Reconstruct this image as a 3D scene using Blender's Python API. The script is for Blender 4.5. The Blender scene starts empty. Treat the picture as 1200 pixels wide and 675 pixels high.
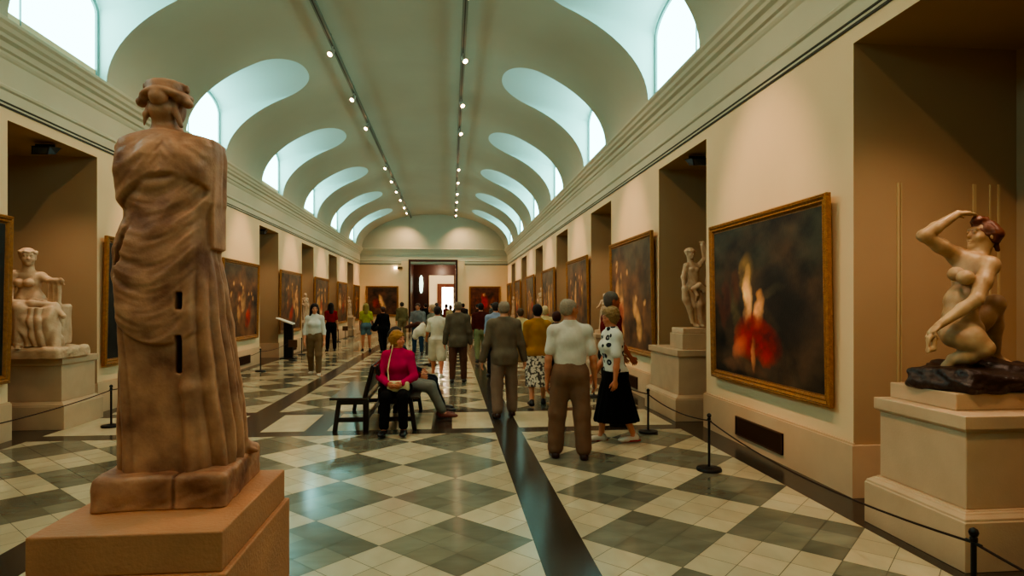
import bpy, bmesh, math, random
import numpy as np
import openvdb
from mathutils import Vector, Matrix
random.seed(5)
C = bpy.context.scene.collection
R = math.radians
sc = bpy.context.scene

# ------------------------------------------------------------------ materials
def lin(c):
    return tuple(((v/12.92) if v <= .04045 else ((v+.055)/1.055)**2.4) for v in c[:3]) + (1,)
MATS = {}
def mat(name, col, rough=.6, spec=.3, noise=0.0, nscale=6, bump=0.0, bscale=40, metal=0, vcol=False, col2=None, crease=0, emit=None, estr=0, stretch=None, weave=0):
    if name in MATS: return MATS[name]
    m = bpy.data.materials.new(name); m.use_nodes = True
    nt = m.node_tree; N = nt.nodes; L = nt.links
    b = N['Principled BSDF']
    b.inputs['Roughness'].default_value = rough
    b.inputs['Specular IOR Level'].default_value = spec
    b.inputs['Metallic'].default_value = metal
    tc = N.new('ShaderNodeTexCoord')
    vec = tc.outputs['Object']
    if stretch:
        mp = N.new('ShaderNodeMapping'); mp.inputs['Scale'].default_value = stretch
        L.new(vec, mp.inputs['Vector']); vec = mp.outputs['Vector']
    base = None
    if vcol:
        a = N.new('ShaderNodeAttribute'); a.attribute_name = 'Col'; base = a.outputs['Color']
    else:
        rgb = N.new('ShaderNodeRGB'); rgb.outputs[0].default_value = lin(col); base = rgb.outputs[0]
    if noise:
        n = N.new('ShaderNodeTexNoise'); n.inputs['Scale'].default_value = nscale; n.inputs['Detail'].default_value = 6
        L.new(vec, n.inputs['Vector'])
        cr = N.new('ShaderNodeValToRGB'); cr.color_ramp.elements[0].position = .35; cr.color_ramp.elements[1].position = .68
        L.new(n.outputs['Fac'], cr.inputs['Fac'])
        mx = N.new('ShaderNodeMixRGB'); mx.blend_type = 'MIX' if col2 else 'MULTIPLY'
        L.new(base, mx.inputs['Color1'])
        if col2:
            mx.inputs['Color2'].default_value = lin(col2)
            mm = N.new('ShaderNodeMath'); mm.operation = 'MULTIPLY'; mm.inputs[1].default_value = noise
            L.new(cr.outputs['Color'], mm.inputs[0]); L.new(mm.outputs[0], mx.inputs['Fac'])
        else:
            mx.inputs['Fac'].default_value = noise
            L.new(cr.outputs['Color'], mx.inputs['Color2'])
            cr.color_ramp.elements[0].color = (.45, .45, .45, 1)
        base = mx.outputs['Color']
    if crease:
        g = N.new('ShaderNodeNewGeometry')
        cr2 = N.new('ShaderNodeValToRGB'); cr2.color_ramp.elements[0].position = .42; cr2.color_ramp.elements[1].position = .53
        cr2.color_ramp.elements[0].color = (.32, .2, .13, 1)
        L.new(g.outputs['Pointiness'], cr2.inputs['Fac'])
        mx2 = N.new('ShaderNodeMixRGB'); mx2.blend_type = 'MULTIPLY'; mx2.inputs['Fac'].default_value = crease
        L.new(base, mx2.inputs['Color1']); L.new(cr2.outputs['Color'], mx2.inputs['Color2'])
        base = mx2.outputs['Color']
    L.new(base, b.inputs['Base Color'])
    if bump:
        n2 = N.new('ShaderNodeTexNoise'); n2.inputs['Scale'].default_value = bscale; n2.inputs['Detail'].default_value = 4
        L.new(vec, n2.inputs['Vector'])
        bp = N.new('ShaderNodeBump'); bp.inputs['Strength'].default_value = bump; bp.inputs['Distance'].default_value = .02
        L.new(n2.outputs['Fac'], bp.inputs['Height']); L.new(bp.outputs['Normal'], b.inputs['Normal'])
    if emit:
        b.inputs['Emission Color'].default_value = tuple(emit)+(1,); b.inputs['Emission Strength'].default_value = estr
    MATS[name] = m
    return m

M_vault = mat('vault_plaster', (.74, .71, .62), .85, .1, .10, .8, .02, 30)
M_shaft = mat('window_reveal_plaster', (.80, .88, .85), .85, .1)
M_corn = mat('cornice_plaster', (.78, .74, .64), .75, .15, .08, 1.5)
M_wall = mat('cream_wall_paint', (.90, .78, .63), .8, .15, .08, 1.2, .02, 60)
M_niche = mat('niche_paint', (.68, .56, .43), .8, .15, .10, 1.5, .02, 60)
M_dado = mat('dado_stone', (.82, .69, .56), .45, .3, .18, 2.5, .02, 30)
M_rail = mat('dark_rail', (.25, .22, .17), .6)
M_vent = mat('bronze_grille', (.30, .19, .12), .5)
M_band = mat('dark_band_marble', (.25, .215, .18), .2, .45, .35, 3, stretch=(1, 1, 1))
M_dark = mat('grey_marble', (1, 1, 1), .14, .55, .45, 2.2, vcol=True, stretch=(1, 3, 1))
M_light = mat('pale_marble', (1, 1, 1), .16, .5, .22, 2.5, vcol=True, stretch=(2, 1, 1))
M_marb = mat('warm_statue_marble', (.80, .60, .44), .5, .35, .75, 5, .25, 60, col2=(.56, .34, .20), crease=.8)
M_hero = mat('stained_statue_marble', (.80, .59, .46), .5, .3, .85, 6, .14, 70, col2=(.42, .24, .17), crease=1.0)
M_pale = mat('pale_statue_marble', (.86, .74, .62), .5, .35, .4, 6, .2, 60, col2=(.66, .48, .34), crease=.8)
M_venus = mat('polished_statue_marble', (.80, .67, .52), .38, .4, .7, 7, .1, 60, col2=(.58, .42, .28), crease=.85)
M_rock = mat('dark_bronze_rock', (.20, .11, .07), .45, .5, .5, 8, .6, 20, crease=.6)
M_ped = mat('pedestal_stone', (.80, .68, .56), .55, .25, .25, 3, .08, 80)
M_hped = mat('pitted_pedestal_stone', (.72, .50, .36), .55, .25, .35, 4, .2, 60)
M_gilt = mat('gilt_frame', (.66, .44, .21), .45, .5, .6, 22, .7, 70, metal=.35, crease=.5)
M_canvas = mat('oil_canvas', (1, 1, 1), .55, .2, vcol=True, bump=.1, bscale=50)
M_iron = mat('black_iron', (.09, .07, .06), .4, .4, .3, 8)
M_rope = mat('dark_cord', (.22, .14, .10), .8)
M_wood = mat('dark_bench_wood', (.12, .07, .055), .3, .5, .4, 10, stretch=(1, .2, 1))
M_seat = mat('polished_bench_seat', (.17, .11, .08), .16, .6, .4, 10, stretch=(1, .2, 1))
M_lampb = mat('white_lamp_metal', (.74, .70, .64), .5)
M_glow = mat('lamp_glow', (1, .9, .75), .5, emit=(1, .62, .33), estr=22)
M_track = mat('track_metal', (.46, .46, .40), .5)
M_flood = mat('dark_floodlight', (.10, .08, .06), .5, .4)
M_wframe = mat('window_frame_paint', (.50, .60, .58), .6)
M_glass = mat('daylit_frosted_glass', (.8, .95, .93), .4, emit=(.38, .86, .86), estr=5.4)
M_door = mat('dark_red_timber', (.27, .13, .085), .4, .4, .3, 4, stretch=(1, 1, .3))
M_white = mat('far_room_plaster', (.85, .80, .70), .8)
M_paper = mat('white_sign_face', (.9, .88, .82), .5)
M_skin = mat('skin', (1, 1, 1), .5, .3, vcol=True)

# ------------------------------------------------------------------ object helpers
def tag(o, label=None, cat=None, group=None, kind=None):
    if label: o['label'] = label
    if cat: o['category'] = cat
    if group: o['group'] = group
    if kind: o['kind'] = kind
    return o
def empty(name, loc, rz=0):
    o = bpy.data.objects.new(name, None); C.objects.link(o); o.location = loc; o.rotation_euler = (0, 0, rz)
    o.empty_display_size = .1
    return o
def link(name, me, m=None, parent=None, loc=(0, 0, 0), rz=0):
    o = bpy.data.objects.new(name, me); C.objects.link(o)
    o.location = loc; o.rotation_euler = (0, 0, rz)
    if m:
        for x in (m if isinstance(m, (list, tuple)) else [m]): me.materials.append(x)
    if parent: o.parent = parent
    return o
def smooth(me, ang=35):
    me.polygons.foreach_set('use_smooth', [True]*len(me.polygons))
    if ang < 180: me.set_sharp_from_angle(angle=R(ang))
    me.update()
class MB:
    def __init__(s): s.v = []; s.f = []; s.mi = []
    def add(s, vs, fs, mi=0):
        n = len(s.v); s.v += [tuple(v) for v in vs]; s.f += [tuple(i+n for i in f) for f in fs]; s.mi += [mi]*len(fs)
    def box(s, x0, x1, y0, y1, z0, z1, mi=0):
        s.add([(x0,y0,z0),(x1,y0,z0),(x1,y1,z0),(x0,y1,z0),(x0,y0,z1),(x1,y0,z1),(x1,y1,z1),(x0,y1,z1)],
              [(3,2,1,0),(4,5,6,7),(0,1,5,4),(1,2,6,5),(2,3,7,6),(3,0,4,7)], mi)
    def quad(s, a, b, c, d, mi=0): s.add([a, b, c, d], [(0, 1, 2, 3)], mi)
    def tube(s, pts, r, n=10, mi=0):
        pts = [Vector(p) for p in pts]; rs = r if isinstance(r, (list, tuple)) else [r]*len(pts)
        rings = []
        for i, p in enumerate(pts):
            d = (pts[min(i+1, len(pts)-1)]-pts[max(i-1, 0)]).normalized()
            u = d.cross(Vector((0, 0, 1)) if abs(d.z) < .9 else Vector((1, 0, 0))).normalized(); w = d.cross(u)
            rings.append([p+(u*math.cos(2*math.pi*k/n)+w*math.sin(2*math.pi*k/n))*rs[i] for k in range(n)])
        vs = [q for ring in rings for q in ring]; fs = []
        for i in range(len(pts)-1):
            for k in range(n):
                a = i*n+k; b = i*n+(k+1) % n; fs.append((a, a+n, b+n, b))
        fs.append(tuple(range(n))); fs.append(tuple(range(len(vs)-1, len(vs)-n-1, -1)))
        s.add(vs, fs, mi)
    def lathe(s, prof, cx=0, cy=0, n=24, mi=0):
        vs = []; fs = []
        for r, z in prof:
            vs += [(cx+r*math.cos(2*math.pi*k/n), cy+r*math.sin(2*math.pi*k/n), z) for k in range(n)]
        for i in range(len(prof)-1):
            for k in range(n):
                a = i*n+k; b = i*n+(k+1) % n; fs.append((a, b, b+n, a+n))
        fs.append(tuple(range(n-1, -1, -1))); fs.append(tuple(range(len(vs)-n, len(vs))))
        s.add(vs, fs, mi)
    def rings(s, prof, hx, hy, mi=0):      # rectangular stack: (inset, z)
        vs = []
        for ins, z in prof:
            a, b = hx-ins, hy-ins; vs += [(-a,-b,z),(a,-b,z),(a,b,z),(-a,b,z)]
        fs = []
        for i in range(len(prof)-1):
            for k in range(4):
                a = i*4+k; b = i*4+(k+1) % 4; fs.append((a, b, b+4, a+4))
        fs.append((3, 2, 1, 0)); n = len(vs); fs.append((n-4, n-3, n-2, n-1))
        s.add(vs, fs, mi)
    def mesh(s, name, sm=0):
        me = bpy.data.meshes.new(name); me.from_pydata(s.v, [], s.f)
        if any(s.mi): me.polygons.foreach_set('material_index', s.mi)
        me.update()
        if sm: smooth(me, sm)
        return me
    def build(s, name, m, parent=None, loc=(0, 0, 0), rz=0, sm=0):
        return link(name, s.mesh(name, sm), m, parent, loc, rz)
def struct(o): o['kind'] = 'structure'; return o
def bevel(o, w=.01, seg=2):
    md = o.modifiers.new('bevel', 'BEVEL'); md.width = w; md.segments = seg; md.limit_method = 'ANGLE'; md.angle_limit = R(40)
    return o
def copy_tree(o, parent=None):
    c = o.copy(); C.objects.link(c)
    if parent: c.parent = parent
    for ch in list(o.children): copy_tree(ch, c)
    return c

# ------------------------------------------------------------------ SDF modeller
class F:
    def __init__(s, lo, hi, vs):
        s.lo = np.array(lo, float); s.vs = vs
        s.n = np.maximum(np.ceil((np.array(hi)-s.lo)/vs).astype(int)+1, 4)
        s.D = np.full(s.n, 4.0, np.float32)
    def _sub(s, lo, hi):
        a = np.clip(np.floor((np.array(lo)-s.lo)/s.vs).astype(int), 0, s.n-1)
        b = np.clip(np.ceil((np.array(hi)-s.lo)/s.vs).astype(int)+1, 1, s.n)
        sl = tuple(slice(a[i], b[i]) for i in range(3))
        g = [((np.arange(a[i], b[i])*s.vs)+s.lo[i]).astype(np.float32) for i in range(3)]
        return sl, g[0][:, None, None], g[1][None, :, None], g[2][None, None, :]
    def _put(s, sl, d, k, sub=False):
        A = s.D[sl]
        if A.size == 0: return
        if sub:
            d = -d
            if k > 0:
                h = np.maximum(k-np.abs(A-d), 0)/k; s.D[sl] = np.maximum(A, d)+h*h*k*.25
            else: s.D[sl] = np.maximum(A, d)
        elif k > 0:
            h = np.maximum(k-np.abs(A-d), 0)/k; s.D[sl] = np.minimum(A, d)-h*h*k*.25
        else: s.D[sl] = np.minimum(A, d)
    def cone(s, a, b, ra, rb, k=.02, sub=False):
        a = np.array(a, float); b = np.array(b, float); r = max(ra, rb); pad = r+k+3*s.vs
        sl, X, Y, Z = s._sub(np.minimum(a, b)-pad, np.maximum(a, b)+pad)
        ba = b-a; L2 = float(ba@ba)+1e-9
        px, py, pz = X-a[0], Y-a[1], Z-a[2]
        t = np.clip((px*ba[0]+py*ba[1]+pz*ba[2])/L2, 0, 1)
        d = np.sqrt((px-t*ba[0])**2+(py-t*ba[1])**2+(pz-t*ba[2])**2)-(ra+(rb-ra)*t)
        s._put(sl, d, k, sub)
    def chain(s, pts, rs, k=.02):
        for i in range(len(pts)-1): s.cone(pts[i], pts[i+1], rs[i], rs[i+1], k)
    def ell(s, c, r, k=.02, rot=None, sub=False):
        c = np.array(c, float); r = np.array(r, float); pad = r.max()+k+3*s.vs
        sl, X, Y, Z = s._sub(c-pad, c+pad)
        X, Y, Z = X-c[0], Y-c[1], Z-c[2]
        if rot is not None:
            q = np.array(rot).T
            X, Y, Z = (q[0,0]*X+q[0,1]*Y+q[0,2]*Z, q[1,0]*X+q[1,1]*Y+q[1,2]*Z, q[2,0]*X+q[2,1]*Y+q[2,2]*Z)
        k0 = np.sqrt((X/r[0])**2+(Y/r[1])**2+(Z/r[2])**2)+1e-6
        k1 = np.sqrt((X/r[0]**2)**2+(Y/r[1]**2)**2+(Z/r[2]**2)**2)+1e-6
        s._put(sl, k0*(k0-1)/k1, k, sub)
    def box(s, c, h, k=.01, rnd=.01, rot=None, sub=False):
        c = np.array(c, float); h = np.array(h, float); pad = np.linalg.norm(h)+k+3*s.vs
        sl, X, Y, Z = s._sub(c-pad, c+pad)
        X, Y, Z = X-c[0], Y-c[1], Z-c[2]
        if rot is not None:
            q = np.array(rot).T
            X, Y, Z = (q[0,0]*X+q[0,1]*Y+q[0,2]*Z, q[1,0]*X+q[1,1]*Y+q[1,2]*Z, q[2,0]*X+q[2,1]*Y+q[2,2]*Z)
        qx, qy, qz = np.abs(X)-h[0]+rnd, np.abs(Y)-h[1]+rnd, np.abs(Z)-h[2]+rnd
        d = np.sqrt(np.maximum(qx, 0)**2+np.maximum(qy, 0)**2+np.maximum(qz, 0)**2)+np.minimum(np.maximum(np.maximum(qx, qy), qz), 0)-rnd
        s._put(sl, d, k, sub)
    def loft(s, rows, k=.02, n=2.4, fold=None, axis_x=None):
        """rows: (z, cx, cy, rx, ry)"""
        rows = np.array(sorted(rows)); z0, z1 = rows[0, 0], rows[-1, 0]
        m = rows[:, 3:].max()+k+.08
        sl, X, Y, Z = s._sub((rows[:, 1].min()-m, rows[:, 2].min()-m, z0-k-.05), (rows[:, 1].max()+m, rows[:, 2].max()+m, z1+k+.05))
        zz = Z.ravel(); it = [np.interp(zz, rows[:, 0], rows[:, i]).astype(np.float32)[None, None, :] for i in (1, 2, 3, 4)]
        x = X-it[0]; y = Y-it[1]
        q = (np.abs(x/it[2])**n+np.abs(y/it[3])**n+1e-9)**(1/n)
        d = (q-1)*np.minimum(it[2], it[3])
        if fold is not None: d = d-fold(x, y, Z, it)
        d = np.maximum(d, np.maximum(z0-Z, Z-z1))
        s._put(sl, d.astype(np.float32), k)
    def grid(s):
        return s._sub(s.lo, s.lo+s.n*s.vs)
    def disp(s, fn):
        sl, X, Y, Z = s.grid(); s.D = (s.D-fn(X, Y, Z)).astype(np.float32)
    def clip_z(s, z, above=True):
        sl, X, Y, Z = s.grid()
        s.D = np.maximum(s.D, (z-Z) if above else (Z-z)).astype(np.float32)
    def mesh(s, name, colfn=None):
        D = s.D.copy()
        D[0] = D[-1] = 1; D[:, 0] = D[:, -1] = 1; D[:, :, 0] = D[:, :, -1] = 1
        D = np.clip(D, -3*s.vs, 3*s.vs)
        g = openvdb.FloatGrid(3*s.vs); g.copyFromArray(D)
        p, t, q = g.convertToPolygons(isovalue=0.0, adaptivity=0.0)
        P = np.array(p)*s.vs+s.lo; q = np.array(q)
        me = bpy.data.meshes.new(name)
        if len(q) == 0: return me
        # orientation
        v0, v1, v2, v3 = (P[q[:, i]] for i in range(4))
        nrm = np.cross(v2-v0, v3-v1); vol = np.einsum('ij,ij->i', (v0+v2)/2-P.mean(0), nrm).sum()
        if vol < 0: q = q[:, ::-1]
        me.vertices.add(len(P)); me.vertices.foreach_set('co', P.astype(np.float32).ravel())
        me.loops.add(len(q)*4); me.loops.foreach_set('vertex_index', q.ravel().astype(np.int32))
        me.polygons.add(len(q)); me.polygons.foreach_set('loop_start', np.arange(0, len(q)*4, 4, dtype=np.int32))
        me.polygons.foreach_set('loop_total', np.full(len(q), 4, np.int32))
        me.polygons.foreach_set('use_smooth', np.ones(len(q), bool))
        me.update(calc_edges=True); me.validate()
        if colfn is not None:
            ca = me.color_attributes.new('Col', 'FLOAT_COLOR', 'POINT')
            co = np.empty(len(me.vertices)*3, np.float32); me.vertices.foreach_get('co', co)
            col = colfn(co.reshape(-1, 3)); ca.data.foreach_set('color', np.concatenate([col, np.ones((len(col), 1))], 1).astype(np.float32).ravel())
        return me
def npcol(c): return np.array(lin(c)[:3])
def snoise(X, Y, Z, f, seed=0):
    rs = np.random.RandomState(seed); o = 0
    for i in range(4):
        a = rs.normal(size=3); a /= np.linalg.norm(a); ph = rs.rand()*6.3; ff = f*(1+.45*i)
        b = rs.normal(size=3); b /= np.linalg.norm(b)
        o = o+np.sin(ff*(a[0]*X+a[1]*Y+a[2]*Z)+ph+1.3*np.sin(ff*.6*(b[0]*X+b[1]*Y+b[2]*Z)))/(1+.5*i)
    return o/2.2
def rotz(a): c, s = math.cos(a), math.sin(a); return np.array([[c,-s,0],[s,c,0],[0,0,1.]])
def rotx(a): c, s = math.cos(a), math.sin(a); return np.array([[1.,0,0],[0,c,-s],[0,s,c]])
def roty(a): c, s = math.cos(a), math.sin(a); return np.array([[c,0,s],[0,1.,0],[-s,0,c]])

# ------------------------------------------------------------------ room constants
XR, XL, XC = 3.50, -5.45, -1.0
YE, YB = 37.7, -3.6          # end wall, wall behind the camera
PER, PW = 5.03, 3.10         # bay period, pier width
P0 = 5.05                    # start of first whole pier
ZN = 3.96                    # niche head
A_, RISE, ZS = 4.32, 2.06, 5.11
ND = 1.55                    # niche depth
piers = [(max(YB, P0+PER*k), min(YE, P0+PER*k+PW)) for k in range(-2, 7)]
opens = [(P0+PER*k+PW, P0+PER*(k+1)) for k in range(-2, 6)]
def vz(x): return ZS+RISE*math.sqrt(max(0, 1-(x/A_)**2))

# ------------------------------------------------------------------ floor
def clip(poly, x0, x1, y0, y1):
    def cl(p, ax, v, sgn):
        out = []
        for i in range(len(p)):
            a, b = p[i], p[(i+1) % len(p)]
            da, db = sgn*(a[ax]-v), sgn*(b[ax]-v)
            if da >= 0: out.append(a)
            if (da >= 0) != (db >= 0):
                t = da/(da-db); out.append((a[0]+(b[0]-a[0])*t, a[1]+(b[1]-a[1])*t))
        return out
    for ax, v, sg in ((0, x0, 1), (0, x1, -1), (1, y0, 1), (1, y1, -1)):
        poly = cl(poly, ax, v, sg)
        if len(poly) < 3: return []
    return poly
fv, ff, fm, fc = [], [], [], []
def fpoly(p, mi, col):
    if len(p) < 3: return
    n = len(fv); fv.extend([(a, b, 0) for a, b in p]); ff.append(tuple(range(n, n+len(p)))); fm.append(mi); fc.append((len(p), col))
def frect(x0, x1, y0, y1, mi, col=(1, 1, 1)): fpoly([(x0, y0), (x1, y0), (x1, y1), (x0, y1)], mi, col)
rnd = random.Random(3)
DK, LT = npcol((.49, .48, .41)), npcol((.79, .73, .61))
pt = 1.084; Y0 = 7.058
def lattice(x0, x1, y0, y1, xd, yd):
    """xd,yd: centre of one dark diamond"""
    h = pt/2; i0, i1 = int((x0-xd)/h)-2, int((x1-xd)/h)+3; j0, j1 = int((y0-yd)/h)-2, int((y1-yd)/h)+3
    for i in range(i0, i1):
        for j in range(j0, j1):
            if (i+j) % 2: continue
            dark = (i % 2 == 0)
            cx, cy = xd+i*h, yd+j*h
            tint = rnd.uniform(.88, 1.08); g = .006
            for a in range(3):
                for b in range(3):
                    # unit square (u,v) in [-1,1] rotated 45
                    u0, u1 = -1+2*a/3, -1+2*(a+1)/3; v0, v1 = -1+2*b/3, -1+2*(b+1)/3
                    q = [(cx+(u+v)*h/2, cy+(v-u)*h/2) for u, v in ((u0+g, v0+g), (u1-g, v0+g), (u1-g, v1-g), (u0+g, v1-g))]
                    q = clip(q, x0, x1, y0, y1)
                    t = tint*rnd.uniform(.72, 1.22) if dark else tint*rnd.uniform(.88, 1.08)
                    w = rnd.uniform(-.03, .03)
                    base = DK if dark else LT
                    fpoly(q, 0 if dark else 1, (base[0]*t*(1+w), base[1]*t, base[2]*t*(1-w)))
bl0, bl1, br0, br1 = -3.01, -2.665, .587, .936
bo0, bo1 = -5.18, 3.10
CB = [(8.06, 8.36, 9.62, 9.90)]
secs = [(YB, CB[0][0]), (CB[0][3], 27.4)]
for (y0, y1) in [(YB, 8.06), (9.90, YE)]:
    lattice(bl1, br0, y0, y1, .045, Y0-.5*pt)
    lattice(br1, bo1, y0, y1, br1+.5*pt, Y0-1.5*pt)
    lattice(bo0, bl0, y0, y1, bl0-.5*pt, Y0-1.5*pt)
for x0, x1 in ((bl0, bl1), (br0, br1)): frect(x0, x1, YB, YE, 2)
frect(XL-ND-.1, bo0, YB, YE, 2); frect(bo1, XR+ND+.1, YB, YE, 2)
a, b, c, d = CB[0]
for x0, x1 in ((bo0, bl0), (bl1, br0), (br1, bo1)):
    frect(x0, x1, a, b, 2); frect(x0, x1, c, d, 2)
lc = tuple(LT*1.12)
frect(bo0, bl0, b, c, 1, lc); frect(br1, bo1, b, c, 1, lc)
for x0, x1, mi in ((bl1, -2.5, 2), (-2.5, -1.93, 1), (-1.93, -1.64, 2), (-1.64, -.26, 1), (-.26, .02, 2), (.02, br0, 1)):
    frect(x0, x1, b, c, mi, lc)
# a grout bed just under the slabs
me = bpy.data.meshes.new('floor'); 
n = len(fv); fv += [(XL-ND-.1, YB, -.004), (XR+ND+.1, YB, -.004), (XR+ND+.1, YE, -.004), (XL-ND-.1, YE, -.004)]; ff.append((n, n+1, n+2, n+3)); fm.append(1); fc.append((4, tuple(DK*.8)))
me.from_pydata(fv, [], ff); me.polygons.foreach_set('material_index', fm)
ca = me.color_attributes.new('Col', 'FLOAT_COLOR', 'CORNER')
cd = []
for n, cc in fc:
    for _ in range(n): cd += [cc[0], cc[1], cc[2], 1]
ca.data.foreach_set('color', cd)
struct(link('floor', me, [M_dark, M_light, M_band]))

# ------------------------------------------------------------------ walls
def side_wall(name, X, s):          # s=+1: wall on the right (solid towards +X)
    m = MB(); Z1 = 5.3
    def q(a, b, c, d, mi=0): m.quad(a, b, c, d, mi)
    for y0, y1 in piers: q((X, y0, 0), (X, y1, 0), (X, y1, ZN), (X, y0, ZN))
    q((X, YB, ZN), (X, YE, ZN), (X, YE, Z1), (X, YB, Z1))
    for y0, y1 in opens:
        x2 = X+s*ND
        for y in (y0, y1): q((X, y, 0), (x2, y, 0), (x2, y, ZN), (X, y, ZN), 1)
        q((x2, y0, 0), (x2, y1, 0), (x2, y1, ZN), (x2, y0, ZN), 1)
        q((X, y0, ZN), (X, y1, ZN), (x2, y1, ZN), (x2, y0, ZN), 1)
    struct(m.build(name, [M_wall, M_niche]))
    # dado (projects 3 cm, returns into the niches)
    d = MB(); e = .03*-s
    for y0, y1 in piers:
        d.box(min(X, X+e), max(X, X+e), y0-.03, y1+.03, 0, .455)
        d.box(min(X, X+e*.6), max(X, X+e*.6), y0-.018, y1+.018, .455, .475)
    for y0, y1 in opens:
        x2 = X+s*ND
        d.box(min(X, x2), max(X, x2), y0, y0+.03, 0, .455); d.box(min(X, x2), max(X, x2), y1-.03, y1, 0, .455)
        d.box(min(x2, x2+e), max(x2, x2+e), y0, y1, 0, .455)
    struct(d.build('baseboard_'+name.split('_')[1], M_dado))
side_wall('wall_right', XR, 1); side_wall('wall_left', XL, -1)
# end wall with door
DX0, DX1, DZ = -2.42, .31, 4.30
m = MB()
m.quad((XL, YE, 0), (DX0, YE, 0), (DX0, YE, DZ), (XL, YE, DZ)); m.quad((DX1, YE, 0), (XR, YE, 0), (XR, YE, DZ), (DX1, YE, DZ))
m.quad((XL, YE, DZ), (XR, YE, DZ), (XR, YE, 5.05), (XL, YE, 5.05))
for x0, x1 in ((DX0-.55, DX0-.12), (DX1+.12, DX1+.55)): m.box(x0, x1, YE-.03, YE, .5, 4.33)
struct(m.build('wall_end', M_wall))
m = MB(); n = 48   # lunette above the end wall
pts = [(XC+A_*math.cos(math.pi*i/n), YE, ZS+RISE*math.sin(math.pi*i/n)) for i in range(n+1)]
pts = [(XR, YE, 5.05), (XR, YE, ZS)]+pts+[(XL, YE, ZS), (XL, YE, 5.05)]
m.add(pts, [tuple(range(len(pts)))]); struct(m.build('wall_end_lunette', M_vault))
m = MB(); m.quad((XL-ND, YB, 0), (XR+ND, YB, 0), (XR+ND, YB, 8), (XL-ND, YB, 8)); struct(m.build('wall_back', M_wall))
m = MB()
for x0, x1 in ((XL, DX0-.12), (DX1+.12, XR)): m.box(x0, x1, YE-.035, YE, 0, .455); m.box(x0, x1, YE-.02, YE, .455, .475)
struct(m.build('baseboard_end', M_dado))

# cornice profile (offset from wall, z)
prof = [(.004, 4.10), (.012, 4.10), (.012, 4.125), (.004, 4.13), (.004, 4.155), (.012, 4.155), (.012, 4.175), (.004, 4.18), (.004, 4.31), (.03, 4.33), (.035, 4.36), (.02, 4.38), (.02, 4.68),
        (.035, 4.70), (.05, 4.73), (.055, 4.76), (.085, 4.78), (.095, 4.83), (.10, 4.85), (.145, 4.88), (.155, 4.92), (.19, 4.95), (.205, 5.0), (.235, 5.03), (.24, 5.07), (.22, 5.085), (.20, 5.085), (-.40, 5.085)]
m = MB()
def sweep(path, m=m):
    # path: list of (x, y, nx, ny): the corner position and the outward (into the room) mitre vector
    rows = []
    for (x, y, nx, ny) in path: rows.append([(x+nx*o, y+ny*o, z) for o, z in prof])
    P = len(prof); vs = [p for r_ in rows for p in r_]; fs = []; mi = []
    for i in range(len(rows)-1):
        for k in range(P-1):
            fs = [(i*P+k, (i+1)*P+k, (i+1)*P+k+1, i*P+k+1)]
            z = (prof[k][1]+prof[k+1][1])/2
            m.f += [tuple(v+m._b for v in fs[0])]; m.mi += [1 if (4.095 < z < 4.128 or 4.152 < z < 4.178) else 0]
    m.v += vs
m._b = 0
sweep([(XL, YB, 1, 0), (XL, YE, 1, -1), (XR, YE, -1, -1), (XR, YB, -1, 0)])
struct(m.build('trim_1', [M_corn, M_rail]))

# ------------------------------------------------------------------ vault with window penetrations
wc = [P0+PW+ (PER-PW)/2 -.09 + PER*k for k in range(-2, 6)]
WH = 1.07; XW = 4.46; SL = .22
def wtop(dy):      # head of the shaft at the glass, by distance from its centre line
    t = abs(dy)/WH
    return 6.22+.30*(1-t**3)**.55
def xbu(u):
    u = abs(u); return 2.18+.72*(1-max(0, 1-u**2.2)**.55)
def stop(dy, x):     # ruled surface from the edge on the vault to the head of the glass
    x0 = xbu(dy/WH); z0 = vz(x0); return z0+(wtop(dy)-z0)*(x-x0)/(XW-x0)
ys = [YB]
cols = []        # (y, xboundary) xboundary None -> full
nd = 40
for c0 in wc:
    a, b = c0-WH, c0+WH
    a0 = cols[-1][0] if cols else YB
    for t in np.linspace(a0, a, 5)[(0 if not cols else 1):]: cols.append((t, None))
    for i in range(nd+1):
        u = -math.cos(math.pi*i/nd)
        cols.append((c0+WH*u, max(-1, min(1, u))))
    cols.append((b, None))
for t in np.linspace(cols[-1][0], YE, 6)[1:]: cols.append((t, None))
na = 30
def arc(y, xbd, s):
    th0 = math.acos(min(1, xbd/A_))      # angle measured from springing
    return [(XC+s*A_*math.cos(math.pi/2+(th0-math.pi/2)*i/na), y, ZS+RISE*math.sin(math.pi/2+(th0-math.pi/2)*i/na)) for i in range(na+1)]
m = MB(); sh = MB()
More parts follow.
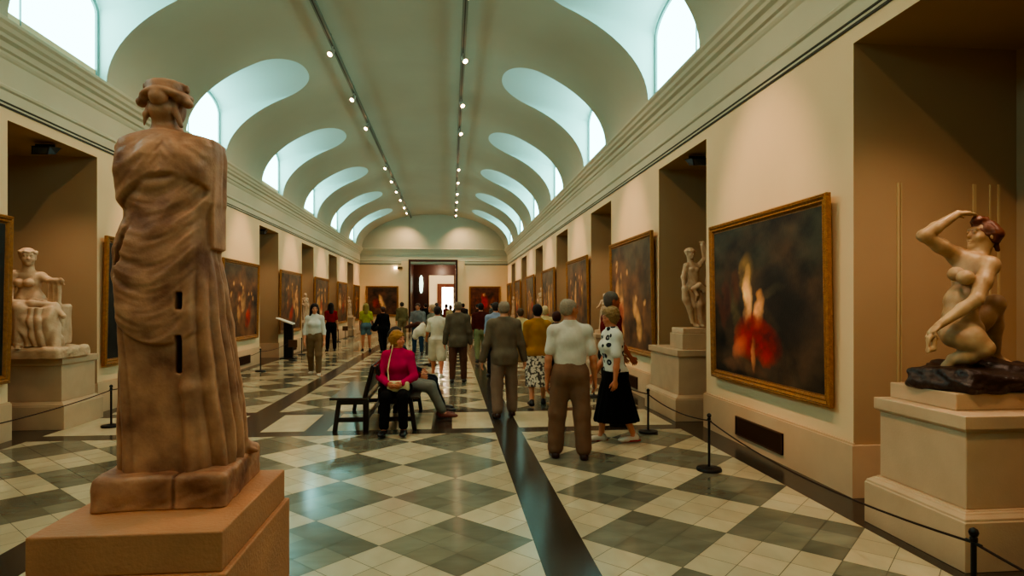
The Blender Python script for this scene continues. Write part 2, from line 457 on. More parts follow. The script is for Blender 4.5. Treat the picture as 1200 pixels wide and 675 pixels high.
for s in (1, -1):
    prev = None
    for (y, u) in cols:
        cur = arc(y, A_ if u is None else xbu(u), s)
        if prev is not None and abs(prev[0][1]-y) > 1e-5:
            n = len(m.v); m.v += prev+cur
            for i in range(na):
                f = (n+i, n+i+1, n+na+2+i, n+na+1+i); m.f.append(f); m.mi.append(0)
        prev = cur
    for c0 in wc:
        NS = 8; rows = []
        for i in range(nd+1):
            u = -math.cos(math.pi*i/nd); x0 = xbu(u); dy = u*WH
            rows.append([(XC+s*(x0+(XW-x0)*j/NS), c0+dy, stop(dy, x0+(XW-x0)*j/NS)) for j in range(NS+1)])
        n = len(sh.v); sh.v += [p for r_ in rows for p in r_]
        for i in range(nd):
            for j in range(NS):
                sh.f.append((n+i*(NS+1)+j, n+i*(NS+1)+j+1, n+(i+1)*(NS+1)+j+1, n+(i+1)*(NS+1)+j)); sh.mi.append(0)
        for sg in (-1, 1):     # jambs
            y = c0+sg*WH; x0 = xbu(1.0)
            poly = [(XC+s*x0, y, stop(WH, x0)), (XC+s*XW, y, stop(WH, XW)), (XC+s*XW, y, 5.08), (XC+s*A_, y, 5.08)]
            th0 = math.acos(x0/A_)
            poly += [(XC+s*A_*math.cos(th0*i/14), y, ZS+RISE*math.sin(th0*i/14)) for i in range(0, 14)]
            sh.add(poly, [tuple(range(len(poly)))])
me = m.mesh('ceiling'); bm = bmesh.new(); bm.from_mesh(me); bmesh.ops.remove_doubles(bm, verts=bm.verts, dist=1e-4)
bmesh.ops.recalc_face_normals(bm, faces=bm.faces); bm.to_mesh(me); bm.free(); smooth(me, 30)
vault = struct(link('ceiling', me, M_vault))
me = sh.mesh('ceiling_window_reveals'); bm = bmesh.new(); bm.from_mesh(me); bmesh.ops.remove_doubles(bm, verts=bm.verts, dist=1e-4)
bm.to_mesh(me); bm.free(); smooth(me, 30)
struct(link('ceiling_window_reveals', me, M_shaft))
wi = 0
for s in (1, -1):
    for c0 in wc:
        wi += 1
        x = XC+s*XW
        g = MB(); n = 24
        pl = [(x+s*.0, c0-WH, 5.08)]+[(x, c0-WH*math.cos(math.pi*i/n), wtop(WH*math.cos(math.pi*i/n))) for i in range(n+1)]+[(x, c0+WH, 5.08)]
        g.add(pl, [tuple(range(len(pl)))])
        w = MB(); t = .035
        ins = [(x, c0+(p[1]-c0)*.945, 5.14 if k in (0, len(pl)-1) else p[2]-.06) for k, p in enumerate(pl)]
        n2 = len(pl)
        for dx in (0, -s*t):
            vs = [(p[0]+dx, p[1], p[2]) for p in pl+ins]
            w.add(vs, [(i, (i+1) % n2, n2+(i+1) % n2, n2+i) for i in range(n2)])
        w.add([(p[0]+dx, p[1], p[2]) for dx in (0, -s*t) for p in ins], [(i, (i+1) % n2, n2+(i+1) % n2, n2+i) for i in range(n2)])
        fo = struct(w.build('window_%d' % wi, M_wframe))
        gl = g.build('pane', M_glass, fo)
        mu = MB(); mu.box(x-.02, x+.02, c0-.66, c0-.645, 5.12, 6.47); mu.build('glazing_bar', M_wframe, fo)

# ------------------------------------------------------------------ vestibule beyond the end door
m = MB()
YV = 41.0
m.quad((DX0, YE, 0), (DX0, YV, 0), (DX0, YV, DZ), (DX0, YE, DZ)); m.quad((DX1, YE, 0), (DX1, YV, 0), (DX1, YV, DZ), (DX1, YE, DZ))
m.quad((DX0, YE, DZ), (DX1, YE, DZ), (DX1, YV, DZ), (DX0, YV, DZ))
IX0, IX1, IZ = -1.42, .22, 3.62
m.quad((DX0, YV, 0), (IX0, YV, 0), (IX0, YV, DZ), (DX0, YV, DZ)); m.quad((IX1, YV, 0), (DX1, YV, 0), (DX1, YV, DZ), (IX1, YV, DZ))
m.quad((IX0, YV, IZ), (IX1, YV, IZ), (IX1, YV, DZ), (IX0, YV, DZ))
struct(m.build('door_1', M_door))
m = MB()
for x0, x1 in ((DX0-.12, DX0+.0), (DX1, DX1+.12)): m.box(x0, x1, YE-.06, YE+.02, 0, DZ+.12)
m.box(DX0, DX1, YE-.06, YE+.02, DZ, DZ+.12)
struct(m.build('trim_2', M_door))
m = MB(); m.quad((-8, YE, -.003), (8, YE, -.003), (8, 58, -.003), (-8, 58, -.003)); struct(m.build('floor_beyond', M_light_b := mat('far_floor_marble', (.62, .58, .50), .2, .5, .2, 3)))
m = MB(); YF = 54
for a_, b_ in (((-5, YV+.1), (-5, YF)), ((4, YV+.1), (4, YF))): m.quad((a_[0], a_[1], 0), (b_[0], b_[1], 0), (b_[0], b_[1], 6.5), (a_[0], a_[1], 6.5))
m.quad((-5, YF, 0), (4, YF, 0), (4, YF, 6.5), (-5, YF, 6.5)); m.quad((-5, YV+.1, 6.5), (4, YV+.1, 6.5), (4, YF, 6.5), (-5, YF, 6.5))
m.quad((-5, YV+.1, 0), (IX0, YV+.1, 0), (IX0, YV+.1, 6.5), (-5, YV+.1, 6.5)); m.quad((IX1, YV+.1, 0), (4, YV+.1, 0), (4, YV+.1, 6.5), (IX1, YV+.1, 6.5)); m.quad((IX0, YV+.1, IZ), (IX1, YV+.1, IZ), (IX1, YV+.1, 6.5), (IX0, YV+.1, 6.5))
struct(m.build('wall_beyond', M_white))
m = MB(); m.quad((-.72, YF-.05, 0), (.18, YF-.05, 0), (.18, YF-.05, 3.2), (-.72, YF-.05, 3.2))
struct(m.build('window_90', mat('bright_far_window', (1, 1, 1), .5, emit=(1, .97, .88), estr=6)))
m = MB(); m.box(-1.15, -.78, YF-.2, YF, 0, 3.5); m.box(-.78, .3, YF-.2, YF, 3.2, 3.5); struct(m.build('trim_3', mat('red_far_curtain', (.36, .20, .15), .8)))

# ------------------------------------------------------------------ camera
FPX, CXP, HZP, YAW = 720., 597., 357., .0955
cam = bpy.data.cameras.new('camera'); co = bpy.data.objects.new('camera', cam); C.objects.link(co)
cam.sensor_width = 36; cam.sensor_fit = 'HORIZONTAL'; cam.lens = FPX/1200*36
cam.shift_x = (600-CXP)/1200; cam.shift_y = (HZP-337.5)/1200
co.location = (0, 0, 1.68); co.rotation_euler = (R(90), 0, -YAW); cam.clip_end = 200
sc.camera = co
# ------------------------------------------------------------------ figures
def d3(p, a=0):      # limb direction: p = forward swing (deg, 0 = hanging), a = sideways (deg, + = away to +x)
    p, a = R(p), R(a)
    return np.array([math.sin(a), math.sin(p)*math.cos(a), -math.cos(p)*math.cos(a)])
def skeleton(H, sex='m', legs=((0, 0, 3), (0, 0, 3)), arms=((0, 8, 8, 4), (0, 8, 8, 4)), lean=0, yaw=0, nod=0, seat=None):
    """arms: (upper pitch, upper side, fore pitch, fore side) left then right; legs: (thigh, shank, side)."""
    J = {}
    m = sex == 'm'
    up = np.array([0, math.sin(R(lean)), math.cos(R(lean))]); sw = .104 if m else .090
    hip = np.zeros(3)
    low = 9
    for i, s in enumerate((-1, 1)):
        t, k, a = legs[i]
        h = hip+np.array([s*.052*H, 0, 0]); kn = h+d3(t, s*a)*.245*H; an = kn+d3(k, s*a*.5)*.240*H
        J['hip%d' % i], J['knee%d' % i], J['ank%d' % i] = h, kn, an; low = min(low, an[2])
    dz = .045*H-low if seat is None else seat
    for k in J: J[k] = J[k]+[0, 0, dz]
    P = np.array([0, 0, dz]); J['pel'] = P+up*.01*H
    J['up'] = up
    J['waist'] = P+up*.10*H; J['chest'] = P+up*.20*H; J['neck'] = P+up*.315*H
    hd = np.array([0, math.sin(R(lean*.4)), math.cos(R(lean*.4))])
    J['head'] = J['neck']+hd*.09*H+np.array([0, .012*H, 0])
    for i, s in enumerate((-1, 1)):
        sh = P+up*.266*H+np.array([s*sw*H, 0, 0]); p, a, p2, a2 = arms[i]
        el = sh+d3(p, s*a)*.175*H; wr = el+d3(p2, s*a2)*.145*H
        J['sh%d' % i], J['el%d' % i], J['wr%d' % i], J['hd%d' % i] = sh, el, wr, d3(p2, s*a2)
    J['HR'] = rotz(R(yaw))@rotx(R(-nod)); J['H'] = H; J['sex'] = sex
    return J
def hp(J, x, y, z): return J['head']+J['HR']@(np.array([x, y, z])*J['H'])
def add_head(f, J, face=True):
    H = J['H']; Rr = J['HR']
    f.ell(hp(J, 0, -.008, .012), np.array([.044, .054, .050])*H, .01*H, Rr)
    f.ell(hp(J, 0, .016, -.022), np.array([.033, .036, .040])*H, .02*H, Rr)
    f.cone(J['neck']-J['up']*.03*H, hp(J, 0, -.012, -.03), .030*H, .029*H, .02*H)
    if face:
        f.cone(hp(J, 0, .050, .004), hp(J, 0, .057, -.013), .0045*H, .0075*H, .008*H)       # nose
        f.ell(hp(J, 0, .040, -.050), np.array([.014, .014, .011])*H, .014*H, Rr)             # chin
        f.cone(hp(J, -.024, .044, .019), hp(J, .024, .044, .019), .0055*H, .0055*H, .01*H)   # brow
        for s in (-1, 1):
            f.ell(hp(J, s*.018, .053, .006), np.array([.010, .009, .007])*H, .006*H, Rr, sub=True)
            f.ell(hp(J, s*.018, .0455, .006), np.array([.008, .008, .007])*H, .002*H, Rr)
            f.ell(hp(J, s*.046, -.008, -.004), np.array([.006, .012, .019])*H, .005*H, Rr)   # ear
            f.ell(hp(J, s*.024, .034, -.016), np.array([.012, .012, .012])*H, .015*H, Rr)    # cheek
        f.ell(hp(J, 0, .052, -.0305), np.array([.0145, .006, .0035])*H, .004*H, Rr)
        f.ell(hp(J, 0, .050, -.0375), np.array([.012, .007, .0045])*H, .004*H, Rr)
        f.box(hp(J, 0, .058, -.0335), np.array([.013, .004, .001])*H, .003*H, .0005, Rr, sub=True)
def hand(f, w, dr, s, H, curl=25, palm_in=True, spread=1.0, r=1.0):
    """w wrist, dr direction, s side (-1 left, +1 right)."""
    dr = dr/np.linalg.norm(dr)
    inn = np.array([-s, 0, 0.]); inn = inn-dr*(inn@dr)
    if np.linalg.norm(inn) < .3: inn = np.array([0, 0, -1.])-dr*(-dr[2])
    inn /= np.linalg.norm(inn)                                # palm normal
    sd = np.cross(dr, inn); 
    if sd[1] < 0: sd = -sd                                    # thumb side: forward
    kn = w+dr*.050*H
    M = np.stack([sd, inn, dr], 1)
    f.ell(w+dr*.028*H, np.array([.0235, .012, .032])*H*r, .01*H, M)
    ln = [.040, .044, .041, .033]
    for q in range(4):
        off = (.0165-.011*q)*H*spread
        b = kn+sd*off-dr*(.004*H*abs(q-1.3)); c1 = R(curl*(.8+.15*q)); c2 = R(curl*2.0)
        m1 = b+(dr*math.cos(c1)+inn*math.sin(c1))*ln[q]*.5*H+sd*off*.12
        e = m1+(dr*math.cos(c2)+inn*math.sin(c2))*ln[q]*.5*H
        rr = (.0052 if q < 3 else .0045)*H*r
        f.cone(w+dr*.02*H+sd*off*.6, b, .007*H*r, rr*1.1, .004*H); f.cone(b, m1, rr*1.05, rr, .0015*H); f.cone(m1, e, rr, rr*.8, .0015*H)
    t0 = w+dr*.016*H+sd*.014*H; t1 = w+dr*.038*H+sd*.031*H+inn*.008*H; t2 = w+dr*.056*H+sd*.033*H+inn*.014*H
    f.cone(t0, t1, .0085*H*r, .0065*H*r, .006*H); f.cone(t1, t2, .0062*H*r, .005*H*r, .002*H)
def add_body(f, J, fat=0, bare=1.0, hands=(20, 20), feet=True, face=True, bust=True, r_=1.0):
    H = J['H']; m = J['sex'] == 'm'; up = J['up']; k = .035*H
    add_head(f, J, face)
    P = J['pel']
    def sp(t, y=0, x=0): return P+up*t*H+np.array([x*H, y*H, 0])
    f.ell(sp(.19, -.002), np.array([.093 if m else .080, .062, .085])*H*r_, k)
    f.ell(sp(.09, .004+fat*.2), np.array([.078+fat if m else .068+fat, .056+fat, .080])*H, k)
    f.ell(sp(.0, -.004), np.array([.086+fat*.6 if m else .092+fat*.6, .060+fat*.6, .062])*H, k)
    f.cone(J['sh0'], J['sh1'], .026*H, .026*H, k); f.cone(sp(.22), J['neck'], .045*H, .028*H, k)
    for q in (0, 1): f.cone(J['sh%d' % q]*.85+J['neck']*.15, J['neck']-up*.002*H, .020*H, .022*H, .03*H)
    for s in (-1, 1):
        f.ell(sp(-.02, -.038, s*.042), np.array([.045, .04, .048])*H, .02*H)
        if not m and bust: f.ell(sp(.178, .052, s*.036), np.array([.034, .032, .034])*H, .012*H)
    for i, s in enumerate((-1, 1)):
        h, kn, an = J['hip%d' % i], J['knee%d' % i], J['ank%d' % i]
        f.cone(h, kn, .052*H, .033*H, .03*H); mid = an+(kn-an)*.68; bk = np.cross(kn-an, [1, 0, 0]); bk = bk/(np.linalg.norm(bk)+1e-9)
        f.cone(kn, mid, .031*H, .031*H, .02*H); f.cone(mid, an, .030*H, .019*H, .02*H)
        if feet:
            f.cone(an+[0, -.018*H, -.022*H], an+[s*.012*H, .085*H, -.030*H], .021*H, .014*H, .02*H)
        sh, el, wr = J['sh%d' % i], J['el%d' % i], J['wr%d' % i]
        f.ell(sh, np.array([.028, .030, .034])*H, .02*H)
        f.cone(sh, el, .026*H, .021*H, .02*H); f.cone(el, el+(wr-el)*.35, .0225*H, .0225*H, .012*H); f.cone(el+(wr-el)*.35, wr, .0225*H, .0145*H, .012*H)
        if hands: hand(f, wr, J['hd%d' % i], s, H, hands[i])
def bounds(J, pad=.12):
    P = np.array([J[k] for k in J if k[:3] in ('hip', 'kne', 'ank', 'pel', 'nec', 'hea') or k[:2] in ('sh', 'el', 'wr')])
    H = J['H']
    lo, hi = P.min(0)-pad*H, P.max(0)+pad*H; lo[2] = P[:, 2].min()-.06*H; hi[2] = max(hi[2], J['head'][2]+.085*H)
    return lo, hi
SKIN = npcol((.80, .56, .44))
def skincol(J, skin):
    def fn(P):
        q = (P-J['head'])@J['HR']/J['H']
        c = np.tile(skin, (len(P), 1)); 
        lips = np.exp(-((q[:, 0]/.014)**2+((q[:, 2]+.034)/.006)**2))*(q[:, 1] > .03)
        c = c*(1-lips[:, None]*.6)+lips[:, None]*.6*npcol((.65, .25, .22))
        for s in (-1, 1):
            e = (((q[:, 0]-s*.018)/.007)**2+((q[:, 2]-.006)/.004)**2 < 1) & (q[:, 1] > .03)
            c[e] = npcol((.16, .11, .09))
            br = (((q[:, 0]-s*.018)/.013)**2+((q[:, 2]-.021)/.003)**2 < 1) & (q[:, 1] > .03)
            c[br] = c[br]*.4
        ch = np.exp(-((np.abs(q[:, 0])-.026)/.012)**2-((q[:, 2]+.016)/.014)**2)*(q[:, 1] > .02)
        c = c*(1-ch[:, None]*.15*np.array([0, 1, 1]))
        return c
    return fn
def cloth(name, col, rough=.85, **k): return mat(name, col, rough, .12, k.pop('noise', .25), k.pop('nscale', 9), k.pop('bump', .12), k.pop('bscale', 45), **k)
def torso_cloth(J, vs, o=.014, hem=.03, sleeve='short', fat=0, lo=None, hi=None, flare=0, wr_=.6, open_neck=True, collar=False, loose=0):
    H = J['H']; m = J['sex'] == 'm'; up = J['up']; k = .04*H
    if hem < .025: o = o+.008
    lo, hi = bounds(J); f = F(lo, hi, vs); P = J['pel']
    def sp(t, y=0, x=0): return P+up*t*H+np.array([x*H, y*H, 0])
    g = o/1.7
    f.ell(sp(.19, -.002), np.array([(.096 if m else .083)+g, .064+g, .088+g])*H, k)
    f.ell(sp(.09, .002), np.array([(.086 if m else .076)+g+fat+loose, .060+g+fat+loose, .085])*H, k)
    f.ell(sp(.0, -.006), np.array([(.088 if m else .094)+g+fat*.6+flare, .064+g+fat*.6+flare, .07])*H, k)
    f.ell(sp(-.07, -.006), np.array([(.088 if m else .094)+g+flare, .064+g+flare, .06])*H, k)
    f.cone(J['sh0'], J['sh1'], (.026+g)*H, (.026+g)*H, k); f.cone(sp(.22), J['neck']+up*.0*H, (.045+g)*H, (.028+g*.7)*H, k)
    for q in (0, 1): f.cone(J['sh%d' % q]*.85+J['neck']*.15, J['neck']-up*.002*H, (.020+g)*H, (.022+g*.6)*H, .03*H)
    for s in (-1, 1):
        if not m: f.ell(sp(.178, .052, s*.036), np.array([.034+g, .032+g, .034+g])*H, .03*H)
        f.ell(sp(-.02, -.038, s*.042), np.array([.045+g, .04+g, .048])*H, .03*H)
    for i, s in enumerate((-1, 1)):
        sh, el, wr = J['sh%d' % i], J['el%d' % i], J['wr%d' % i]
        f.ell(sh, np.array([.024+g, .027+g, .031+g])*H, .02*H)
        if sleeve == 'short': f.cone(sh, sh+(el-sh)*.72, (.024+g)*H, (.0245+g)*H, .02*H)
        elif sleeve == 'long':
            f.cone(sh, el, (.025+g)*H, (.020+g)*H, .02*H); f.cone(el, el+(wr-el)*.96, (.021+g)*H, (.016+g*.8)*H, .015*H)
        elif sleeve == 'elbow':
            f.cone(sh, el, (.028+g)*H, (.029+g*1.2)*H, .02*H)
    if collar:
        f.cone(J['neck']-up*.01*H+[0, -.004*H, 0], J['neck']+up*.018*H+[0, -.008*H, 0], (.034+g)*H, (.034+g*.6)*H, .01*H)
    f.disp(lambda X, Y, Z: .0055*snoise(X, Y, Z*.6, 24, int(H*1000) % 97)+.003*np.abs(snoise(X, Y, Z*.8, 30, 3)))
    # cut hem
    sl, X, Y, Z = f.grid(); hz = P[2]+hem*H
    f.D = np.maximum(f.D, (hz-Z)-np.where(np.abs(X) > .16*H, .5, 0) if sleeve != 'none' else hz-Z).astype(np.float32)
    # neck opening
    top = J['neck']+up*.022*H
    f.D = np.maximum(f.D, ((X-top[0])*0+(Y-top[1])*up[1]+(Z-top[2])*up[2])).astype(np.float32)
    return f
def leg_cloth(J, vs, kind='trousers', o=.016, waist=.07, end=.90, fat=0, wide=0):
    H = J['H']; m = J['sex'] == 'm'; g = o/1.7; lo, hi = bounds(J); f = F(lo, hi, vs); P = J['pel']; up = J['up']
    def sp(t, y=0, x=0): return P+up*t*H+np.array([x*H, y*H, 0])
    f.ell(sp(.05, .0), np.array([(.080 if m else .078)+g+fat, .060+g+fat, .06])*H, .03*H)
    f.ell(sp(-.0, -.004), np.array([(.088 if m else .093)+g+fat*.6, .062+g+fat*.6, .066])*H, .035*H)
    for i, s in enumerate((-1, 1)):
        h, kn, an = J['hip%d' % i], J['knee%d' % i], J['ank%d' % i]
        f.ell(sp(-.02, -.036, s*.042), np.array([.045+g*.8, .040+g*.8, .05])*H, .03*H)
        if kind == 'trousers':
            e = kn+(an-kn)*end
            f.cone(h, kn, (.053+g+wide*.5)*H, (.036+g+wide)*H, .03*H); f.cone(kn, e, (.036+g+wide)*H, (.026+g*1.2+wide*1.3)*H, .02*H)
        else:
            e = h+(kn-h)*end
            f.cone(h, e, (.054+g+wide*.5)*H, (.043+g+wide)*H, .03*H)
    f.disp(lambda X, Y, Z: .005*snoise(X, Y, Z*.5, 22, 11)+.002*snoise(X, Y, Z, 50, 5))
    sl, X, Y, Z = f.grid()
    f.D = np.maximum(f.D, (X*0+(Y-P[1])*up[1]+(Z-P[2])*up[2])-waist*H).astype(np.float32)
    return f
def skirt_cloth(J, vs, hem=.16, flare=.03, o=.016, waist=.07, pleat=.008, npl=14):
    H = J['H']; g = o/1.7; lo, hi = bounds(J); lo[1] -= .1; hi[1] += .1; lo[0] -= .05; hi[0] += .05; f = F(lo, hi, vs); P = J['pel']
    ky = [J['knee0'][1], J['knee1'][1], J['ank0'][1], J['ank1'][1]]; ym, yr = (max(ky)+min(ky))/2, (max(ky)-min(ky))/2
    hz = hem*H; ym2, yr2 = ym*.7, yr*.8
    rows = [(hz, 0, ym2, (.105+flare)*H, (.075+flare)*H+yr2*.75), (P[2]-.14*H, 0, ym2*.3, (.103+g+flare*.4)*H, (.078+g+flare*.3)*H+yr2*.2),
            (P[2], 0, -.006*H, (.094+g)*H, (.070+g)*H), (P[2]+.05*H, 0, -.002*H, (.082+g)*H, (.062+g)*H), (P[2]+waist*H, 0, 0, (.074+g)*H, (.056+g)*H)]
    def fold(x, y, Z, it):
        th = np.arctan2(y/it[3], x/it[2]); w = np.clip((P[2]+.02-Z)/(P[2]-hz), 0, 1)
        return pleat*w*(np.sin(th*npl+1.2*np.sin(3*th)))+.003*snoise(x, y, Z, 20, 2)
    f.loft(rows, 0, 2.1, fold)
    for s in (-1, 1): f.ell(P+np.array([s*.042*H, -.036*H, -.02*H]), np.array([.045+g, .040+g, .05])*H, .04*H)
    return f
def hair_mesh(J, vs, style):
    H = J['H']; Rr = J['HR']; h = J['head']
    lo = h-np.array([.12, .12, .22])*H; hi = h+np.array([.12, .12, .10])*H; f = F(lo, hi, vs)
    big = {'curly': .016, 'bob': .012, 'long': .010, 'short': .006, 'balding': .0045, 'bun': .008}[style]
    f.ell(hp(J, 0, -.014, .014), np.array([.045+big, .053+big, .050+big])*H, .0, Rr)
    if style == 'short': f.ell(hp(J, 0, -.028, -.020), np.array([.038, .034, .034])*H, .02*H, Rr)
    if style == 'balding': f.ell(hp(J, 0, -.022, -.014), np.array([.043, .040, .030])*H, .015*H, Rr)
    if style in ('curly', 'bob', 'bun'): f.ell(hp(J, 0, -.024, -.018), np.array([.046+big*.5, .042, .044])*H, .02*H, Rr)
    if style == 'bun': f.ell(hp(J, 0, -.072, .004), np.array([.022, .020, .022])*H, .01*H, Rr)
    if style == 'long':
        f.cone(hp(J, 0, -.026, 0), hp(J, 0, -.048, -.135), .050*H, .046*H, .02*H)
        for s in (-1, 1): f.cone(hp(J, s*.040, -.004, -.01), hp(J, s*.052, .004, -.115), .020*H, .022*H, .02*H)
    # keep the face clear
    f.ell(hp(J, 0, .060, -.022), np.array([.040, .052, .056])*H, .008*H, Rr, sub=True)
    if style in ('short', 'balding'):
        for s in (-1, 1): f.ell(hp(J, s*.05, .010, -.030), np.array([.02, .030, .035])*H, .008*H, Rr, sub=True)
    if style == 'balding': f.ell(hp(J, 0, .02, .078), np.array([.040, .06, .034])*H, .008*H, Rr, sub=True)
    am = {'curly': .0075, 'bob': .0025, 'long': .002, 'short': .0018, 'balding': .001, 'bun': .002}[style]
    fr = 62 if style == 'curly' else 40
    f.disp(lambda X, Y, Z: am*(snoise(X, Y, Z*(1 if style == 'curly' else .35), fr, 8)+.5*snoise(X, Y, Z, 130, 9)))
    return f
def shoe_pair(J, vs, name, m, parent, heel=0.0, sole=None):
    H = J['H']
    for i, s in enumerate((-1, 1)):
        an = J['ank%d' % i]; g = an[2]-.045*H
        lo = an+np.array([-.06, -.09, -.06])*H; hi = an+np.array([.06, .14, .03])*H
        f = F(lo, hi, vs*.7)
        z = an[2]-.045*H
        f.cone([an[0], an[1]-.020*H, z+.017*H], [an[0]+s*.006*H, an[1]+.050*H, z+.013*H], .0245*H, .0245*H, .01*H)
        f.ell([an[0]+s*.010*H, an[1]+.082*H, z+.014*H], [.028*H, .044*H, .019*H], .02*H)
        f.cone([an[0], an[1]-.012*H, z+.02*H], [an[0], an[1]-.006*H, z+.045*H], .021*H, .021*H, .015*H)
        sl, X, Y, Z = f.grid(); f.D = np.maximum(f.D, z+.002-Z).astype(np.float32)
        o = link(name, f.mesh(name), m, parent)
        if sole:
            q = MB(); 
            pr_ = [(an[0]+s*.007*H+math.cos(a)*.026*H, an[1]+.030*H+math.sin(a)*.085*H) for a in [2*math.pi*t/20 for t in range(20)]]
            q.add([(x, y, z-.0) for x, y in pr_]+[(x, y, z+.016) for x, y in pr_], [tuple(range(19, -1, -1)), tuple(range(20, 40))]+[(t, (t+1) % 20, 20+(t+1) % 20, 20+t) for t in range(20)])
            q.build('sole', sole, o)
def person(label, x, y, H, head=0, sex='m', legs=((0, 0, 3), (0, 0, 3)), arms=((0, 8, 8, 4), (0, 8, 8, 4)), lean=0, yaw=0, nod=0, vs=.011,
           top=('shirt', 'short', .03), tc=None, bottom=('trousers',), bc=None, hair=('short', (.2, .15, .1)), shoes=(.12, .08, .06), skin=(.80, .56, .44),
           fat=0, curl=(22, 22), group=None, seat=None, z0=0, topname='shirt', sole=None, heel=0, tucked=False, bw=0, ts=0):
    J = skeleton(H, sex, legs, arms, lean, yaw, nod, seat)
    lo, hi = bounds(J); f = F(lo, hi, vs*.8)
    add_body(f, J, fat*.6, hands=curl, bust=True)
    root = link('person', f.mesh('person', skincol(J, npcol(skin))), M_skin, None, (x, y, z0), R(head))
    tag(root, label, 'person', group)
    kind, sl, hem = top
    tf = torso_cloth(J, vs, o=.020 if kind == 'jacket' else .015, hem=hem, sleeve=sl, fat=fat, flare=.012 if kind == 'jacket' else (0 if hem > 0 else .004), collar=kind in ('jacket', 'collared'), loose=ts)
    link(topname, tf.mesh(topname), tc, root)
    ws = .07 if hem > .025 else .035
    if bottom[0] == 'trousers': g = leg_cloth(J, vs, 'trousers', waist=ws, fat=fat*.7, wide=bw, end=bottom[1] if len(bottom) > 1 else .90); link('trousers', g.mesh('trousers'), bc, root)
    elif bottom[0] == 'shorts': g = leg_cloth(J, vs, 'shorts', waist=ws, fat=fat*.7, wide=bw, end=bottom[1]); link('shorts', g.mesh('shorts'), bc, root)
    elif bottom[0] == 'skirt': g = skirt_cloth(J, vs, hem=bottom[1], flare=bottom[2], waist=ws); link('skirt', g.mesh('skirt'), bc, root)
    hn = hair[0]; hc = mat('hair_%d_%d_%d' % tuple(int(c*100) for c in hair[1]), hair[1], .6, .3, .5, 60, .5, 160)
    hm = hair_mesh(J, vs*.7, hn); link('hair', hm.mesh('hair'), hc, root)
    sc_ = mat('shoe_%d_%d_%d' % tuple(int(c*100) for c in shoes), shoes, .4, .4)
    shoe_pair(J, vs, 'shoe', sc_, root, heel, sole)
    return root, J
# ------------------------------------------------------------------ visitors
K = cloth
walk = ((16, 2, 2), (-10, -26, 2)); walk2 = ((-10, -28, 2), (16, 4, 2)); stand = ((0, 0, 3), (2, -1, 4))
hang = ((-2, 10, 8, 5), (-2, 10, 8, 5))
# the two standing close on the right
person('balding man standing in white short-sleeved shirt and brown trousers, hands at his sides', 1.30, 6.63, 1.75, -6, 'm',
       legs=((3, 1, 6), (-3, -4, 5)), arms=((-4, 10, 10, 3), (-4, 13, 14, 6)), yaw=-52, vs=.0085, top=('collared', 'short', .045), tc=K('white_shirt_cloth', (.84, .80, .74)),
       bottom=('trousers',), bc=K('brown_trouser_cloth', (.50, .37, .29)), hair=('balding', (.66, .58, .50)), shoes=(.20, .09, .07), skin=(.78, .50, .38), fat=.006, bw=.010, ts=.004)
def polka_mat():
    m = K('ring_print_blouse', (.84, .83, .78), noise=0)
    N = m.node_tree.nodes; L = m.node_tree.links
    tc = N.new('ShaderNodeTexCoord'); v = N.new('ShaderNodeTexVoronoi'); v.inputs['Scale'].default_value = 9.5; v.inputs['Randomness'].default_value = .55
    r = N.new('ShaderNodeValToRGB'); e = r.color_ramp; e.interpolation = 'CONSTANT'
    e.elements[0].position = 0; e.elements[0].color = (.35, .36, .36, 1); e.elements[1].position = .14; e.elements[1].color = (.03, .03, .04, 1)
    e.elements.new(.34).color = (.72, .70, .62, 1)
    L.new(tc.outputs['Object'], v.inputs['Vector']); L.new(v.outputs['Distance'], r.inputs['Fac']); L.new(r.outputs['Color'], N['Principled BSDF'].inputs['Base Color'])
    return m
person('woman walking left in black skirt and white blouse with dark rings', 2.00, 7.38, 1.65, 96, 'f',
       legs=((-7, -24, 1), (15, 4, 1)), arms=((2, 8, 6, 2), (6, 8, 30, 4)), yaw=8, nod=14, lean=4, vs=.0085, top=('blouse', 'short', -.005), tc=polka_mat(), topname='blouse',
       bottom=('skirt', .155, .035), bc=K('black_skirt_cloth', (.055, .05, .05)), hair=('curly', (.62, .50, .34)), shoes=(.80, .76, .70), skin=(.80, .52, .40), sole=mat('red_sole', (.62, .07, .06), .5))
person('white-haired man in grey-brown suit jacket walking away along the dark floor band', .80, 9.20, 1.74, 4, 'm',
       legs=((-6, -16, 3), (8, 2, 4)), arms=((2, 16, 8, 12), (0, 16, 8, 12)), vs=.0085, top=('jacket', 'long', -.085), tc=K('grey_brown_jacket_cloth', (.44, .385, .32)), topname='jacket',
       bc=K('taupe_trouser_cloth', (.52, .43, .37)), hair=('balding', (.62, .55, .47)), shoes=(.22, .12, .09), fat=.006, bw=.008)
def print_mat():
    m = K('patterned_skirt_cloth', (.8, .77, .7), noise=0); N = m.node_tree.nodes; L = m.node_tree.links
    tc = N.new('ShaderNodeTexCoord'); v = N.new('ShaderNodeTexNoise'); v.inputs['Scale'].default_value = 22; v.inputs['Detail'].default_value = 1
    r = N.new('ShaderNodeValToRGB'); e = r.color_ramp; e.elements[0].position = .44; e.elements[0].color = (.08, .07, .06, 1); e.elements[1].position = .52; e.elements[1].color = (.62, .56, .46, 1)
    L.new(tc.outputs['Object'], v.inputs['Vector']); L.new(v.outputs['Fac'], r.inputs['Fac']); L.new(r.outputs['Color'], N['Principled BSDF'].inputs['Base Color'])
    return m
